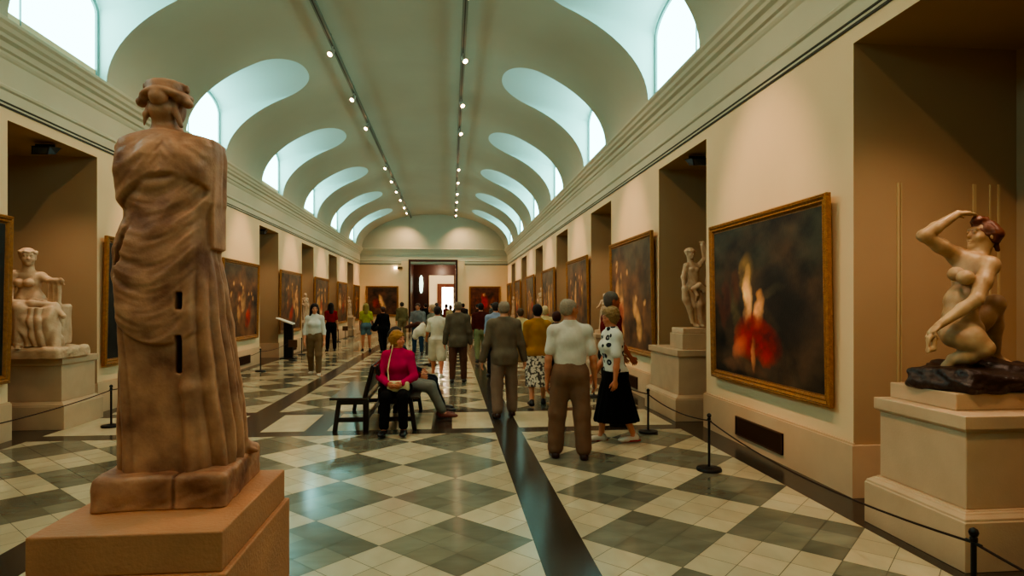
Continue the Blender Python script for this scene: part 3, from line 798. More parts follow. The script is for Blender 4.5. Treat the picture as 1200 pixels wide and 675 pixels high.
person('dark-haired woman in ochre yellow top and black and white printed skirt walking away', 1.44, 10.15, 1.70, -4, 'f', legs=walk2, arms=((4, 9, 20, 4), (2, 9, 16, 4)), vs=.009,
       top=('top', 'elbow', -.04), tc=K('ochre_top_cloth', (.66, .46, .17)), topname='blouse', bottom=('skirt', .20, .012), bc=print_mat(), hair=('short', (.12, .06, .05)), shoes=(.12, .08, .07), fat=.01)
person('tall man in maroon shirt mostly hidden behind the woman in the black skirt', 2.24, 8.45, 1.86, -84, 'm', legs=stand, arms=((8, 4, 40, -6), (8, 4, 40, -6)), vs=.010, nod=4,
       top=('shirt', 'short', .03), tc=K('maroon_shirt_cloth', (.45, .10, .10)), bc=K('dark_trouser_cloth', (.16, .13, .12)), hair=('short', (.42, .38, .34)), skin=(.68, .38, .28))
person('visitor in cream top between the grey-brown jacket and the ochre top', 1.66, 14.6, 1.60, 10, 'f', legs=walk, vs=.013,
       top=('top', 'elbow', .0), tc=K('cream_top_cloth', (.80, .74, .56)), topname='blouse', bottom=('skirt', .2, .01), bc=K('tan_skirt_cloth', (.50, .40, .28)), hair=('short', (.34, .26, .18)))
person('man in pale blue shirt half hidden by the grey-brown suit jacket', 1.04, 14.2, 1.75, 4, 'm', legs=walk, vs=.012,
       top=('collared', 'long', .04), tc=K('pale_blue_shirt_cloth', (.56, .62, .72)), bc=K('navy_trouser_cloth', (.13, .14, .19)), hair=('short', (.20, .16, .14)))
person('man in maroon waistcoat and pale green trousers walking away, hands by his sides', .86, 17.6, 1.74, 3, 'm', legs=walk2, arms=((0, 9, 6, 4), (0, 9, 6, 4)), vs=.012,
       top=('top', 'long', .02), tc=K('maroon_knit_cloth', (.30, .12, .11)), topname='waistcoat', bc=K('sage_trouser_cloth', (.47, .50, .36)), hair=('short', (.10, .07, .06)))
person('grey-haired man in dark grey jacket beside the woman in white shorts', .16, 13.3, 1.75, -2, 'm', legs=((-3, -10, 3), (5, 0, 3)), arms=((0, 13, 14, 8), (0, 12, 10, 6)), vs=.010,
       top=('jacket', 'long', -.10), tc=K('dark_grey_jacket_cloth', (.38, .345, .29)), topname='jacket', bc=K('dark_brown_trouser_cloth', (.36, .24, .19)), hair=('balding', (.50, .43, .35)), fat=.006)
person('dark-haired woman walking away in white blouse and white knee-length shorts', -.30, 14.1, 1.66, -4, 'f', legs=walk, arms=((8, 16, 55, 10), (2, 18, 34, 2)), vs=.010,
       top=('top', 'short', .0), tc=K('white_blouse_cloth', (.84, .81, .73)), topname='blouse', bottom=('shorts', .93), bc=K('white_shorts_cloth', (.82, .79, .71)), hair=('short', (.16, .11, .09)), shoes=(.75, .73, .68), bw=.02, skin=(.74, .46, .34))
person('white-haired woman in grey top facing left, behind the woman in white', -.50, 17.0, 1.68, 120, 'f', legs=stand, vs=.012, top=('top', 'elbow', .0), tc=K('grey_top_cloth', (.42, .43, .38)), topname='blouse',
       bottom=('skirt', .18, .02), bc=K('grey_skirt_cloth', (.28, .27, .25)), hair=('bob', (.70, .62, .50)))
person('man in grey plaid shirt and blue jeans looking down, carrying a brown jacket', -1.10, 21.0, 1.72, 172, 'm', legs=((4, 0, 4), (-2, -2, 4)), arms=((12, 8, 78, -14), (12, 8, 78, -14)), nod=18, vs=.012,
       top=('collared', 'elbow', .02), tc=K('grey_plaid_cloth', (.44, .46, .46), noise=.6, nscale=30), bc=K('blue_jeans_cloth', (.17, .26, .34)), hair=('short', (.30, .19, .12)))
person('man in olive grey clothes standing by the left side of the dark doorway', -2.22, 28.5, 1.80, 20, 'm', legs=stand, vs=.014, top=('shirt', 'long', -.02), tc=K('olive_cloth', (.42, .38, .26)), bc=K('khaki_cloth', (.48, .42, .30)), hair=('short', (.22, .17, .12)))
person('person in a black coat walking away on the dark floor band behind the bench', -2.32, 21.5, 1.62, 24, 'f', legs=walk2, arms=((10, 20, 40, 20), (0, 10, 10, 5)), vs=.012, top=('jacket', 'long', -.13), tc=K('black_coat_cloth', (.05, .045, .045)), topname='coat',
       bc=K('black_trouser_cloth', (.07, .06, .06)), hair=('short', (.30, .17, .11)))
r_, J_ = person('fair-haired woman in yellow-green top and denim shorts with a dark shoulder bag', -3.04, 22.6, 1.72, 12, 'f', legs=stand, arms=((2, 8, 20, 2), (-2, 12, 4, 10)), vs=.012, top=('top', 'short', .03), tc=K('yellow_green_cloth', (.62, .62, .20)), topname='top',
       bottom=('shorts', .62), bc=K('denim_cloth', (.36, .46, .50)), hair=('long', (.58, .50, .26)), skin=(.74, .48, .36))
person('long-haired woman in red top and black trousers looking at the left wall', -4.32, 22.8, 1.74, 20, 'f', legs=stand, arms=((2, 8, 12, 2), (-2, 10, 4, 6)), vs=.012, top=('top', 'short', .03), tc=K('red_top_cloth', (.55, .10, .10)), topname='top',
       bc=K('black_trouser_cloth', (.07, .06, .06)), hair=('long', (.09, .06, .05)))
person('long-haired woman in loose white blouse and khaki trousers walking toward the camera', -3.21, 14.95, 1.71, 186, 'f', legs=((14, 2, 1), (-6, -24, 1)), arms=((2, 12, 14, 2), (4, 12, 20, 0)), yaw=14, nod=10, vs=.010,
       top=('blouse', 'long', .03), tc=K('loose_white_cloth', (.82, .82, .78)), topname='blouse', bc=K('khaki_trouser_cloth', (.47, .38, .28)), hair=('long', (.10, .06, .055)), shoes=(.74, .70, .62), ts=.006)
person('white-haired woman glimpsed between the ochre top and the white shirt', 2.22, 14.4, 1.64, 0, 'f', legs=stand, vs=.014, top=('top', 'short', .0), tc=K('cream_top_cloth', (.80, .74, .56)), topname='blouse', bottom=('skirt', .2, .01), bc=K('tan_skirt_cloth', (.50, .40, .28)), hair=('bob', (.82, .74, .58)))
person('auburn-haired person behind the left shoulder of the man in the white shirt', 2.05, 11.8, 1.54, 0, 'f', legs=stand, vs=.014, top=('top', 'short', .0), tc=K('dark_plum_cloth', (.16, .08, .08)), topname='blouse', bottom=('skirt', .2, .01), bc=K('black_skirt_cloth', (.055, .05, .05)), hair=('bob', (.28, .10, .06)))
# crowd by the far door
cr = [('man in dark brown jacket in the doorway crowd, tallest head', .34, 24.0, 1.80, 'm', (.20, .15, .12), (.14, .10, .08)),
      ('man in olive jacket in front of the far doorway', -.62, 27.5, 1.76, 'm', (.34, .32, .24), (.20, .15, .12)),
      ('woman in cream cardigan in the crowd before the doorway', .0, 30.0, 1.66, 'f', (.66, .58, .42), (.35, .24, .16)),
      ('man in dark blue shirt at the right edge of the doorway', .62, 31.0, 1.74, 'm', (.16, .17, .22), (.12, .09, .08)),
      ('visitor in black at the left side of the doorway threshold', -1.35, 33.5, 1.74, 'm', (.07, .06, .06), (.12, .09, .08)),
      ('visitor in rust red top by the doorway', -.25, 35.5, 1.70, 'f', (.45, .18, .12), (.20, .12, .09)),
      ('dark-haired visitor in brown coat before the far painting on the right', 1.35, 30.5, 1.72, 'f', (.25, .15, .11), (.08, .06, .05)),
      ('man in grey pullover before the painting right of the doorway', 2.2, 33.0, 1.74, 'm', (.36, .35, .32), (.16, .12, .10))]
for i, (lb, x, y, H, sx, c1, c2) in enumerate(cr):
    person(lb, x, y, H, -20+13*i, sx, legs=stand if i % 2 else walk, vs=.016, top=('jacket' if sx == 'm' else 'top', 'long', -.03), tc=K('crowd_cloth_%d' % int(c1[0]*100), c1), topname='jacket',
           bc=K('dark_trouser_cloth', (.16, .13, .12)), hair=('short' if sx == 'm' else 'bob', c2))
# seated visitors
seat_z = .555
rp, Jp = person('curly-haired woman in bright pink top sitting on the end of the bench', -.70, 8.36, 1.62, 176, 'f', legs=((80, 2, 4), (80, 6, 3)), arms=((18, 16, 66, -34), (18, 16, 66, -34)), yaw=56, vs=.0085, seat=seat_z,
       top=('top', 'long', -.02), tc=K('bright_pink_cloth', (.74, .045, .30)), topname='blouse', bc=K('black_trouser_cloth', (.07, .06, .06)), hair=('curly', (.66, .46, .22)), shoes=(.08, .06, .06), skin=(.82, .52, .40), curl=(40, 40))
person('seated visitor in red and black sleeves, pale jeans and brown boots', -.69, 9.02, 1.66, -90, 'f', legs=((80, 22, 3), (80, 28, 3)), arms=((20, 10, 70, -10), (-52, 50, -60, 72)), lean=-12, vs=.010, seat=seat_z,
       top=('top', 'long', -.02), tc=K('red_black_plaid_cloth', (.50, .08, .10), col2=(.06, .05, .05), noise=.9, nscale=24), topname='blouse', bc=K('pale_jeans_cloth', (.46, .47, .44)), hair=('short', (.08, .06, .05)), shoes=(.40, .17, .12))
person('visitor in navy jacket and navy trousers sitting furthest along the bench', -.70, 9.64, 1.70, -90, 'm', legs=((82, 18, 4), (80, 24, 5)), arms=((20, 10, 70, -10), (20, 10, 70, -10)), lean=-14, vs=.011, seat=seat_z,
       top=('jacket', 'long', -.04), tc=K('navy_jacket_cloth', (.09, .11, .16)), topname='jacket', bc=K('navy_trouser_cloth2', (.08, .11, .15)), hair=('short', (.20, .15, .11)), shoes=(.06, .05, .05))
# ------------------------------------------------------------------ statues
def smesh(name, f, m, parent=None, loc=(0, 0, 0), rz=0): return link(name, f.mesh(name), m, parent, loc, rz)
def sstep(a, b, x): t = np.clip((x-a)/(b-a), 0, 1); return t*t*(3-2*t)
def hero():
    root = empty('draped_statue', (-1.155, 2.68, .90))
    tag(root, 'large draped marble statue seen from behind, wreathed hair, on the nearest left pedestal', 'statue')
    f = F((-.32, -.26, .02), (.40, .34, 1.80), .0055)
    # (z, cx, cy, rx, ry)
    rows = [(.10, .035, .02, .215, .185), (.18, .035, .02, .222, .185), (.28, .033, .02, .222, .178), (.39, .027, .015, .212, .17), (.53, .022, .01, .204, .165), (.63, .012, .005, .194, .160),
            (.74, .004, 0, .186, .155), (.88, -.006, 0, .186, .150), (.98, -.012, 0, .180, .145), (1.06, -.012, 0, .178, .14), (1.13, -.004, .0, .166, .135), (1.165, .0, .0, .170, .132),
            (1.20, -.002, 0, .190, .135), (1.31, -.004, 0, .196, .135), (1.38, -.004, 0, .199, .125), (1.425, -.004, .0, .199, .105), (1.452, -.004, .0, .193, .085), (1.468, -.004, .0, .165, .07), (1.49, -.02, .0, .09, .05)]
    def fold(x, y, Z, it):
        rx = it[2]; q = np.abs(x)/rx
        bf = sstep(.99, .80, q)*sstep(.0, -.05, y)
        right = sstep(.085, .16, x)
        th = np.arctan2(y, x)
        hem = .615+3.2*(x-.015)**2+.010*np.sin(11*x+1)
        mz = sstep(hem-.007, hem+.007, Z)                      # on the mantle, above its hem
        edge = 1.295-2.2*(x-.04)**2-.2*np.clip(-.03-x, 0, 1)
        uz = sstep(edge-.012, edge+.018, Z)                     # on the upper cape
        xs = x-.01
        ph = Z-3.4*xs*xs-.45*xs
        sw = .0075*snoise(x*.30, x*0, ph, 34, 12)+.0035*snoise(x*.5, x*0, ph, 80, 13)+np.sin(ph*46+1.9*np.sin(ph*19+1)+2.2*np.sin(x*13))*.0022
        sw = sw-.006*np.abs(np.sin((x*.9-Z*.45)*26))*sstep(.9, 1.15, Z)
        pu = Z+1.5*np.abs(x-.015)-3*x*x
        cape = .006*snoise(x*.4, x*0, pu, 34, 21)+.003*snoise(x*.6, x*0, pu, 80, 22)+np.abs(np.sin((x+.25*Z)*36))*.004-np.abs(np.sin((x-.35*Z)*30))*.003
        skirt = np.sin(x*40+.8*np.sin(Z*6))*.0025+.003*np.sin(x*19+1)+.0025*snoise(x, y, Z*.5, 22, 9)
        lf = sstep(-.09, -.16, x)*np.abs(np.sin(x*60+Z*3))*.010
        mid = (mz*(sw+.015)+(1-mz)*(skirt+lf))
        d = uz*(cape*sstep(1.5, 1.42, Z)+.010)+(1-uz)*(mid-.020*sstep(.22, .01, edge-Z))
        d = d*bf
        pl = (np.abs(np.sin(th*10+1.5*np.sin(Z*3.2)))-.5)*.030*right*sstep(1.0, .75, Z)
        d = d*(1-.7*right*sstep(1.0, .8, Z))+pl
        fr = (np.abs(np.sin(th*9+Z))-.5)*.020
        return d+fr*sstep(-.02, .08, y)+.0012*snoise(x, y, Z, 34, 5)-.02*mz*0
    f.loft(rows, 0, 3.0, fold)
    def cf(x, y, Z, it): return (np.abs(np.sin(np.arctan2(y, x)*5+Z*4))-.5)*.022+.004*snoise(x, y, Z, 30, 4)
    f.loft([(.10, .185, .07, .070, .13), (.35, .175, .06, .075, .13), (.60, .155, .06, .060, .12), (.85, .140, .05, .040, .10), (.95, .13, .05, .03, .08)], .02, 2.2, cf)
    for q in range(3): f.chain([(.09+.03*q, -.12+.035*q, 1.0), (.115+.03*q, -.145+.04*q, .75), (.13+.035*q, -.16+.05*q, .45), (.15+.035*q, -.165+.05*q, .12)], [.006, .012, .017, .022], .035)
    f.chain([(-.105, -.16, 1.14), (-.135, -.16, 1.04), (-.170, -.15, .93)], [.009, .010, .006], .004) if 0 else None
    # left hip roll where the mantle bunches
    f.chain([(-.150, -.02, 1.10), (-.168, -.05, 1.00), (-.165, -.07, .90), (-.15, -.09, .80)], [.028, .034, .030, .02], .02)
    for p_, q_ in (((-.095, -.142, 1.14), (-.130, -.138, 1.04)), ((-.130, -.138, 1.04), (-.158, -.125, .90))): f.cone(p_, q_, .016, .010, .004, sub=True)
    # strip of cloth hanging straight at the right, broken arm stubs
    f.box((.168, .02, 1.235), (.019, .07, .225), .01, .006)
    f.cone((-.17, .02, 1.42), (-.215, .05, 1.435), .040, .034, .02)
    f.cone((-.17, .03, 1.335), (-.225, .04, 1.34), .006, .004, .004)
    # neck and head
    f.lo[2] += .024
    f.cone((-.02, .01, 1.46), (-.028, .015, 1.60), .066, .052, .04); f.ell((-.028, -.025, 1.605), (.052, .042, .045), .02)
    f.ell((-.028, .030, 1.655), (.064, .075, .085), .02); f.ell((-.03, .075, 1.625), (.05, .045, .06), .03)
    f.cone((-.03, .115, 1.65), (-.03, .125, 1.625), .010, .014, .01)
    f.ell((-.028, .02, 1.690), (.080, .088, .052), .01)
    for a in range(22):
        t = 2*math.pi*a/22; f.ell((-.028+.080*math.cos(t), .022+.088*math.sin(t), 1.672+.005*math.sin(3*t)), (.020, .020, .014), .012)
    for a in range(12):
        t = 2*math.pi*(a+.5)/12; f.ell((-.030+.060*math.cos(t), .03+.066*math.sin(t), 1.715), (.024, .024, .017), .012)
    f.ell((-.045, .03, 1.725), (.045, .05, .022), .012)
    f.ell((-.028, -.06, 1.650), (.036, .032, .036), .008)                # bun
    for sx in (-1, 1):
        f.ell((-.028+sx*.062, -.005, 1.655), (.030, .04, .022), .012); f.ell((-.028+sx*.090, .0, 1.642), (.022, .03, .020), .010)
        f.chain([(-.028+sx*.045, -.02, 1.63), (-.028+sx*.060, -.03, 1.585), (-.028+sx*.068+(.01 if sx > 0 else 0), -.03, 1.54)], [.013, .012, .009 if sx > 0 else .004], .008)
    f.box((-.112, .02, 1.715), (.008, .015, .012), .004, .004); f.box((.052, .01, 1.705), (.012, .012, .015), .004, .004)
    f.lo[2] -= .024
    # mason's dowel holes in the back
    f.box((.095-.0, -.13, .795), (.013, .10, .034), .004, .005, sub=True); f.box((.095, -.13, .585), (.013, .09, .075), .004, .005, sub=True)
    # foot
    f.chain([(.16, .10, .15), (.225, .13, .155), (.285, .15, .145)], [.045, .036, .024], .02)
    for q in range(4): f.cone((.275, .125+q*.016, .148), (.305-.005*q, .12+q*.018, .138), .012, .009, .004)
    smesh('figure', f, M_hero, root)
    g = F((-.30, -.34, -.01), (.42, .36, .17), .0065)
    g.box((.045, .03, .055), (.235, .27, .075), 0, .02, rotz(R(3))); g.box((-.10, -.06, .05), (.12, .18, .06), .03, .03, rotz(R(14)))
    g.disp(lambda X, Y, Z: .006*snoise(X, Y, Z, 22, 3)+.003*snoise(X, Y, Z, 60, 4)-.012*np.exp(-((X-.105)/.006)**2)*(Y < -.15))
    g.clip_z(0.0); smesh('rough_plinth', g, M_hero, root)
hero()

def pedestal(label, cx, cy, hx, hy, steps, m=M_ped, group=None, name='pedestal', caps=True):
    """steps: list of (part_name, z0, z1, inset0, inset1, moulded)"""
    root = empty(name, (cx, cy, 0)); tag(root, label, 'pedestal', group)
    for (pn, z0, z1, i0, i1, kind) in steps:
        q = MB()
        if kind == 'mould':      # small cyma at top of a base block
            h = z1-z0
            q.rings([(i0, z0), (i0, z1-.06), (i0+.008, z1-.055), (i0+.008, z1-.04), (i0+.035, z1-.02), (i0+.04, z1-.012), (i0+.055, z1-.008), (i0+.055, z1)], hx, hy)
        elif kind == 'cap':
            q.rings([(i0+.03, z0), (i0+.02, z0+.012), (i0+.004, z0+.02), (i0, z0+.03), (i0, z1-.004), (i0+.004, z1)], hx, hy)
        else: q.rings([(i0, z0), (i0, z1)], hx, hy)
        bevel(q.build(pn, m, root), .006)
    return root
STD = lambda top=.97: [('base_block', 0, .37, 0, .055, 'mould'), ('shaft', .37, top-.11, .075, .075, 'plain'), ('cap', top-.11, top, .045, .045, 'cap')]
pedestal('large stone pedestal of the nearest statue, its top slab filling the lower left corner', -1.10, 2.60, .335, .42, [('shaft', 0, .76, 0, 0, 'plain'), ('top_slab', .76, .90, .018, .018, 'plain')], M_hped)
pedestal('stepped stone pedestal under the crouching nude statue in the nearest right niche', 3.72, 4.02, .52, .47, STD(.97), group=None)
pedestal('stone pedestal under the standing nude in the second right niche', 3.71, 9.24, .50, .70, STD(1.02))
pedestal('stepped stone pedestal under the seated marble woman in the left niche', -5.66, 9.24, .50, .47, STD(.96))

# crouching nude (joints given in world metres around the niche centre)
def J3(*p): return np.array(p, float)
def crouching():
    ox, oy, oz = 3.70, 4.10, 0
    root = empty('crouching_statue', (ox, oy, .97)); tag(root, 'crouching nude marble woman with one arm raised over her head, on a dark rock', 'statue')
    f = F((-.46, -.42, .10), (.48, .40, 1.50), .0065)
    def w(x, z, y=0):
        k = (oy+y)/oy; return np.array([x*k-ox, y, 1.68+(z-1.68)*k-.97])
    pel = w(3.66, 1.50, .0); chest = w(3.72, 1.90, -.01); waist = w(3.67, 1.70, 0); neck = w(3.80, 2.06, 0); head = w(3.835, 2.185, 0)
    f.ell(pel, (.135, .15, .115), .05); f.ell(waist, (.105, .125, .12), .06); f.ell(w(3.74, 1.89), (.110, .135, .14), .06)
    f.ell(w(3.655, 1.60, -.02), (.10, .12, .08), .04)
    Rs, Ls = w(3.635, 2.03, .06), w(3.885, 1.96, -.13)
    f.cone(Rs, Ls, .055, .055, .05); f.cone(w(3.77, 1.98), w(3.825, 2.10), .065, .050, .04)
    for c in (w(3.625, 1.90, -.06), w(3.70, 1.875, -.145)): f.ell(c, (.056, .052, .052), .02)
    # right arm raised
    Re, Rw = w(3.375, 2.175, .03), w(3.64, 2.335, .0)
    f.ell(Rs, (.06, .06, .06), .03); f.chain([Rs, (Rs+Re)/2, Re], [.055, .050, .042], .03); f.chain([Re, Re+(Rw-Re)*.35, Rw], [.043, .043, .026], .02)
    hand(f, Rw, w(3.80, 2.345, .0)-Rw, 1, 1.65, 12)
    # left arm across the thigh
    Le, Lw = w(3.785, 1.715, -.22), w(3.49, 1.530, -.17)
    f.ell(Ls, (.062, .062, .066), .03); f.chain([Ls, (Ls+Le)/2, Le], [.056, .052, .043], .03); f.chain([Le, Le+(Lw-Le)*.35, Lw], [.043, .042, .027], .02)
    hand(f, Lw, w(3.42, 1.47, -.18)-Lw, -1, 1.65, 45)
    f.chain([w(3.43, 1.45, -.19), w(3.385, 1.40, -.19), w(3.40, 1.35, -.19), w(3.45, 1.365, -.19), w(3.46, 1.43, -.19)], [.018]*5, .01)   # fluted shell / cord
    # kneeling near leg
    H1, K1, A1 = w(3.62, 1.465, -.08), w(3.845, 1.365, -.20), w(3.60, 1.285, -.05)
    f.chain([H1, (H1+K1)/2+J3(0, -.01, .015), K1], [.095, .088, .062], .04); f.chain([K1, (K1+A1)/2+J3(0, 0, -.01), A1], [.060, .062, .036], .02)
    f.chain([A1, A1+J3(-.03, .02, -.05), A1+J3(-.01, .0, -.085)], [.036, .030, .026], .02)
    for q in range(5): f.cone(A1+J3(-.03+q*.018, -.02, -.07), A1+J3(-.035+q*.02, -.045, -.095), .012, .011, .004)
    # raised far leg
    H2, K2, A2 = w(3.70, 1.475, .08), w(3.925, 1.685, .03), w(3.925, 1.30, .12)
    f.chain([H2, (H2+K2)/2, K2], [.095, .082, .062], .04); f.ell(K2+J3(.0, -.01, 0), (.062, .062, .06), .03)
    f.chain([K2, K2*.6+A2*.4+J3(.02, .03, 0), A2], [.058, .060, .036], .03); f.chain([A2, A2+J3(.06, -.08, -.06)], [.036, .026], .02)
    for q in range(5): f.cone(A2+J3(.04+q*.016, -.08, -.065), A2+J3(.05+q*.018, -.12, -.075), .012, .010, .004)
    # head in profile, looking left
    JJ = dict(head=head, HR=rotz(R(82))@rotx(R(6)), H=1.75, neck=neck, up=np.array([0, 0, 1.]))
    add_head(f, JJ)
    smesh('figure', f, M_venus, root)
    h = F(head-.16, head+.17, .0055)
    h.ell(head+J3(.018, 0, .03), (.092, .085, .082), 0); h.ell(head+J3(.075, 0, -.005), (.055, .05, .06), .03)
    h.ell(head+J3(.035, -.060, .0), (.062, .052, .062), .02); h.ell(head+J3(.02, .055, .0), (.06, .045, .06), .02)
    h.ell(head+J3(-.03, 0, .100), (.055, .05, .035), .02); h.ell(head+J3(.012, 0, .115), (.02, .04, .022), .01)
    h.chain([head+J3(.07, -.03, -.05), head+J3(.075, -.04, -.11)], [.022, .016], .02)
    h.ell(head+J3(-.115, 0, -.030), (.095, .095, .085), .01, sub=True)
    h.disp(lambda X, Y, Z: .006*snoise(X*1.5, Y, Z, 70, 8)); smesh('wavy_hair', h, mat('brown_marble_hair', (.42, .22, .13), .45, .4, .4, 12, crease=.8), root)
    g = F((-.40, -.42, .06), (.62, .42, .36), .009)
    g.ell((.05, 0, .19), (.40, .36, .115), 0); g.ell((.28, .02, .20), (.26, .32, .10), .08); g.box((-.10, -.05, .17), (.22, .25, .07), .08, .05, rotz(.2)); g.box((.2, -.02, .16), (.32, .28, .07), .06, .05)
    g.disp(lambda X, Y, Z: .020*snoise(X*.6, Y, Z*2.2+.25*X, 20, 3)+.010*np.sin(46*(Z+.3*X+.15*Y))+.004*snoise(X, Y, Z, 60, 4)); g.clip_z(.105)
    smesh('dark_rock', g, M_rock, root)
    q = MB(); q.box(-.34, .52, -.30, .32, 0, .115); bevel(q.build('stone_block', M_ped, root), .008)
crouching()

def seated():
    ox, oy, oz = -5.60, 9.05, .96
    root = empty('seated_statue', (ox, oy, oz)); tag(root, 'seated draped marble woman on a pedestal in the left niche', 'statue')
    f = F((-.50, -.45, .0), (.55, .45, 1.62), .0085)
    def w(x, z, y=0): return np.array([x-ox, y, z-oz])
    # seat and robe
    def cf(x, y, Z, it):
        th = np.arctan2(y, x); return .014*np.sin(th*13+3*np.sin(Z*5))+.008*snoise(x, y, Z, 24, 2)
    f.loft([(.13, -.10, .06, .30, .26), (.40, -.12, .08, .25, .24), (.62, -.13, .08, .22, .21), (.78, -.16, .06, .18, .16)], 0, 2.2, cf)
    f.ell((-.18, .04, .80), (.18, .17, .14), .06); f.ell((-.19, .03, 1.02), (.135, .12, .17), .07)
    sh = [(-.33, -.04, 1.13), (-.05, .06, 1.11)]
    f.cone(sh[0], sh[1], .062, .060, .06); f.cone((-.19, .02, 1.12), (-.19, .01, 1.28), .07, .050, .04)
    for x in (-.245, -.13): f.ell((x, -.085, 1.02), (.06, .055, .055), .025)
    # thighs and shins under cloth
    hips = [(-.24, .0, .66), (-.08, .02, .66)]; kn = [(-.10, -.30, .66), (.20, -.16, .62)]; an = [(-.12, -.30, .20), (.32, -.26, .17)]
    for h, k, a in zip(hips, kn, an):
        f.chain([h, k], [.11, .085], .06); f.chain([k, a], [.080, .060], .05)
        f.cone(J3(*a)+J3(0, 0, -.03), J3(*a)+J3(.05, -.10, -.05), .040, .026, .03)
        for q in range(4): f.cone(J3(*a)+J3(.03+q*.016, -.09, -.055), J3(*a)+J3(.04+q*.017, -.12, -.06), .012, .010, .004)
    # swags of cloth between the knees, hanging to the right
    def sf(x, y, Z, it):
        th = np.arctan2(y, x); return (np.abs(np.sin(th*6+1.5*np.sin(Z*4)))-.5)*.030+.010*np.sin((Z-1.2*(x-.05)**2*3)*30)
    f.loft([(.16, .08, -.16, .27, .16), (.35, .06, -.18, .25, .17), (.55, .04, -.18, .23, .17), (.68, .02, -.15, .21, .15)], .04, 2.2, sf)
    f.cone((.22, -.10, .70), (.36, -.16, .56), .05, .03, .04)
    f.chain([(-.30, -.20, .70), (-.18, -.28, .735), (.0, -.24, .74), (.16, -.16, .72), (.26, -.10, .68)], [.04, .045, .045, .04, .03], .03)
    # arm resting on draped support
    f.chain([sh[1], (.10, .03, 1.03), (.24, -.03, 1.04)], [.058, .05, .036], .03)
    for q in range(5): f.cone((.10+q*.034, -.045+.01*(q % 2), 1.05), (.115+q*.033, -.05, .70), .026, .022, .012)
    f.ell((.17, -.02, 1.05), (.12, .07, .035), .03)
    hand(f, J3(.24, -.03, 1.06), J3(.6, -.5, -.15), -1, 1.75, 30)
    f.chain([sh[0], (-.36, -.10, .92), (-.28, -.22, .78)], [.058, .048, .035], .03)
    f.box((.17, .06, .45), (.12, .12, .28), .04, .04)
    JJ = dict(head=J3(-.185, -.005, 1.375), HR=rotz(R(215))@rotx(R(-4)), H=1.80, neck=J3(-.19, .01, 1.24), up=np.array([0, 0, 1.]))
    add_head(f, JJ)
    h = JJ['head']; f.ell(h+J3(-.02, .02, .035), (.10, .105, .09), .01); f.ell(h+J3(-.07, .07, -.01), (.05, .05, .05), .02)
    c = hp(JJ, 0, .085, -.02); f.ell(c, (.065, .065, .085), .01, sub=True); add_head(f, JJ)
    for a in range(14):
        t = 2*math.pi*a/14; f.ell(h+J3(-.01+.088*math.cos(t), .01+.092*math.sin(t), .060+.012*(a % 2)), (.028, .028, .022), .012)
    f.ell(h+J3(-.02, .02, .09), (.075, .08, .04), .02)
    f.ell(h+J3(-.055, .085, .0), (.045, .04, .04), .015)
    def folds(X, Y, Z):
        b = sstep(1.16, 1.0, Z)
        return b*(.005*np.sin(30*(X*.8+Y*.6)+3*np.sin(Z*5))+.004*snoise(X, Y, Z*.5, 22, 7))*sstep(.14, .25, Z)+.0015*snoise(X, Y, Z, 60, 2)
    f.disp(folds)
    smesh('figure', f, M_pale, root)
    g = F((-.52, -.50, -.01), (.56, .46, .22), .012)
    g.box((-.0, -.02, .06), (.44, .38, .09), 0, .05); g.ell((-.2, -.2, .12), (.2, .18, .07), .05); g.ell((.2, -.15, .1), (.22, .2, .06), .05)
    g.disp(lambda X, Y, Z: .016*snoise(X, Y, Z, 16, 3)+.005*snoise(X, Y, Z, 50, 4)); g.clip_z(0.0); smesh('rocky_base', g, M_pale, root)
seated()

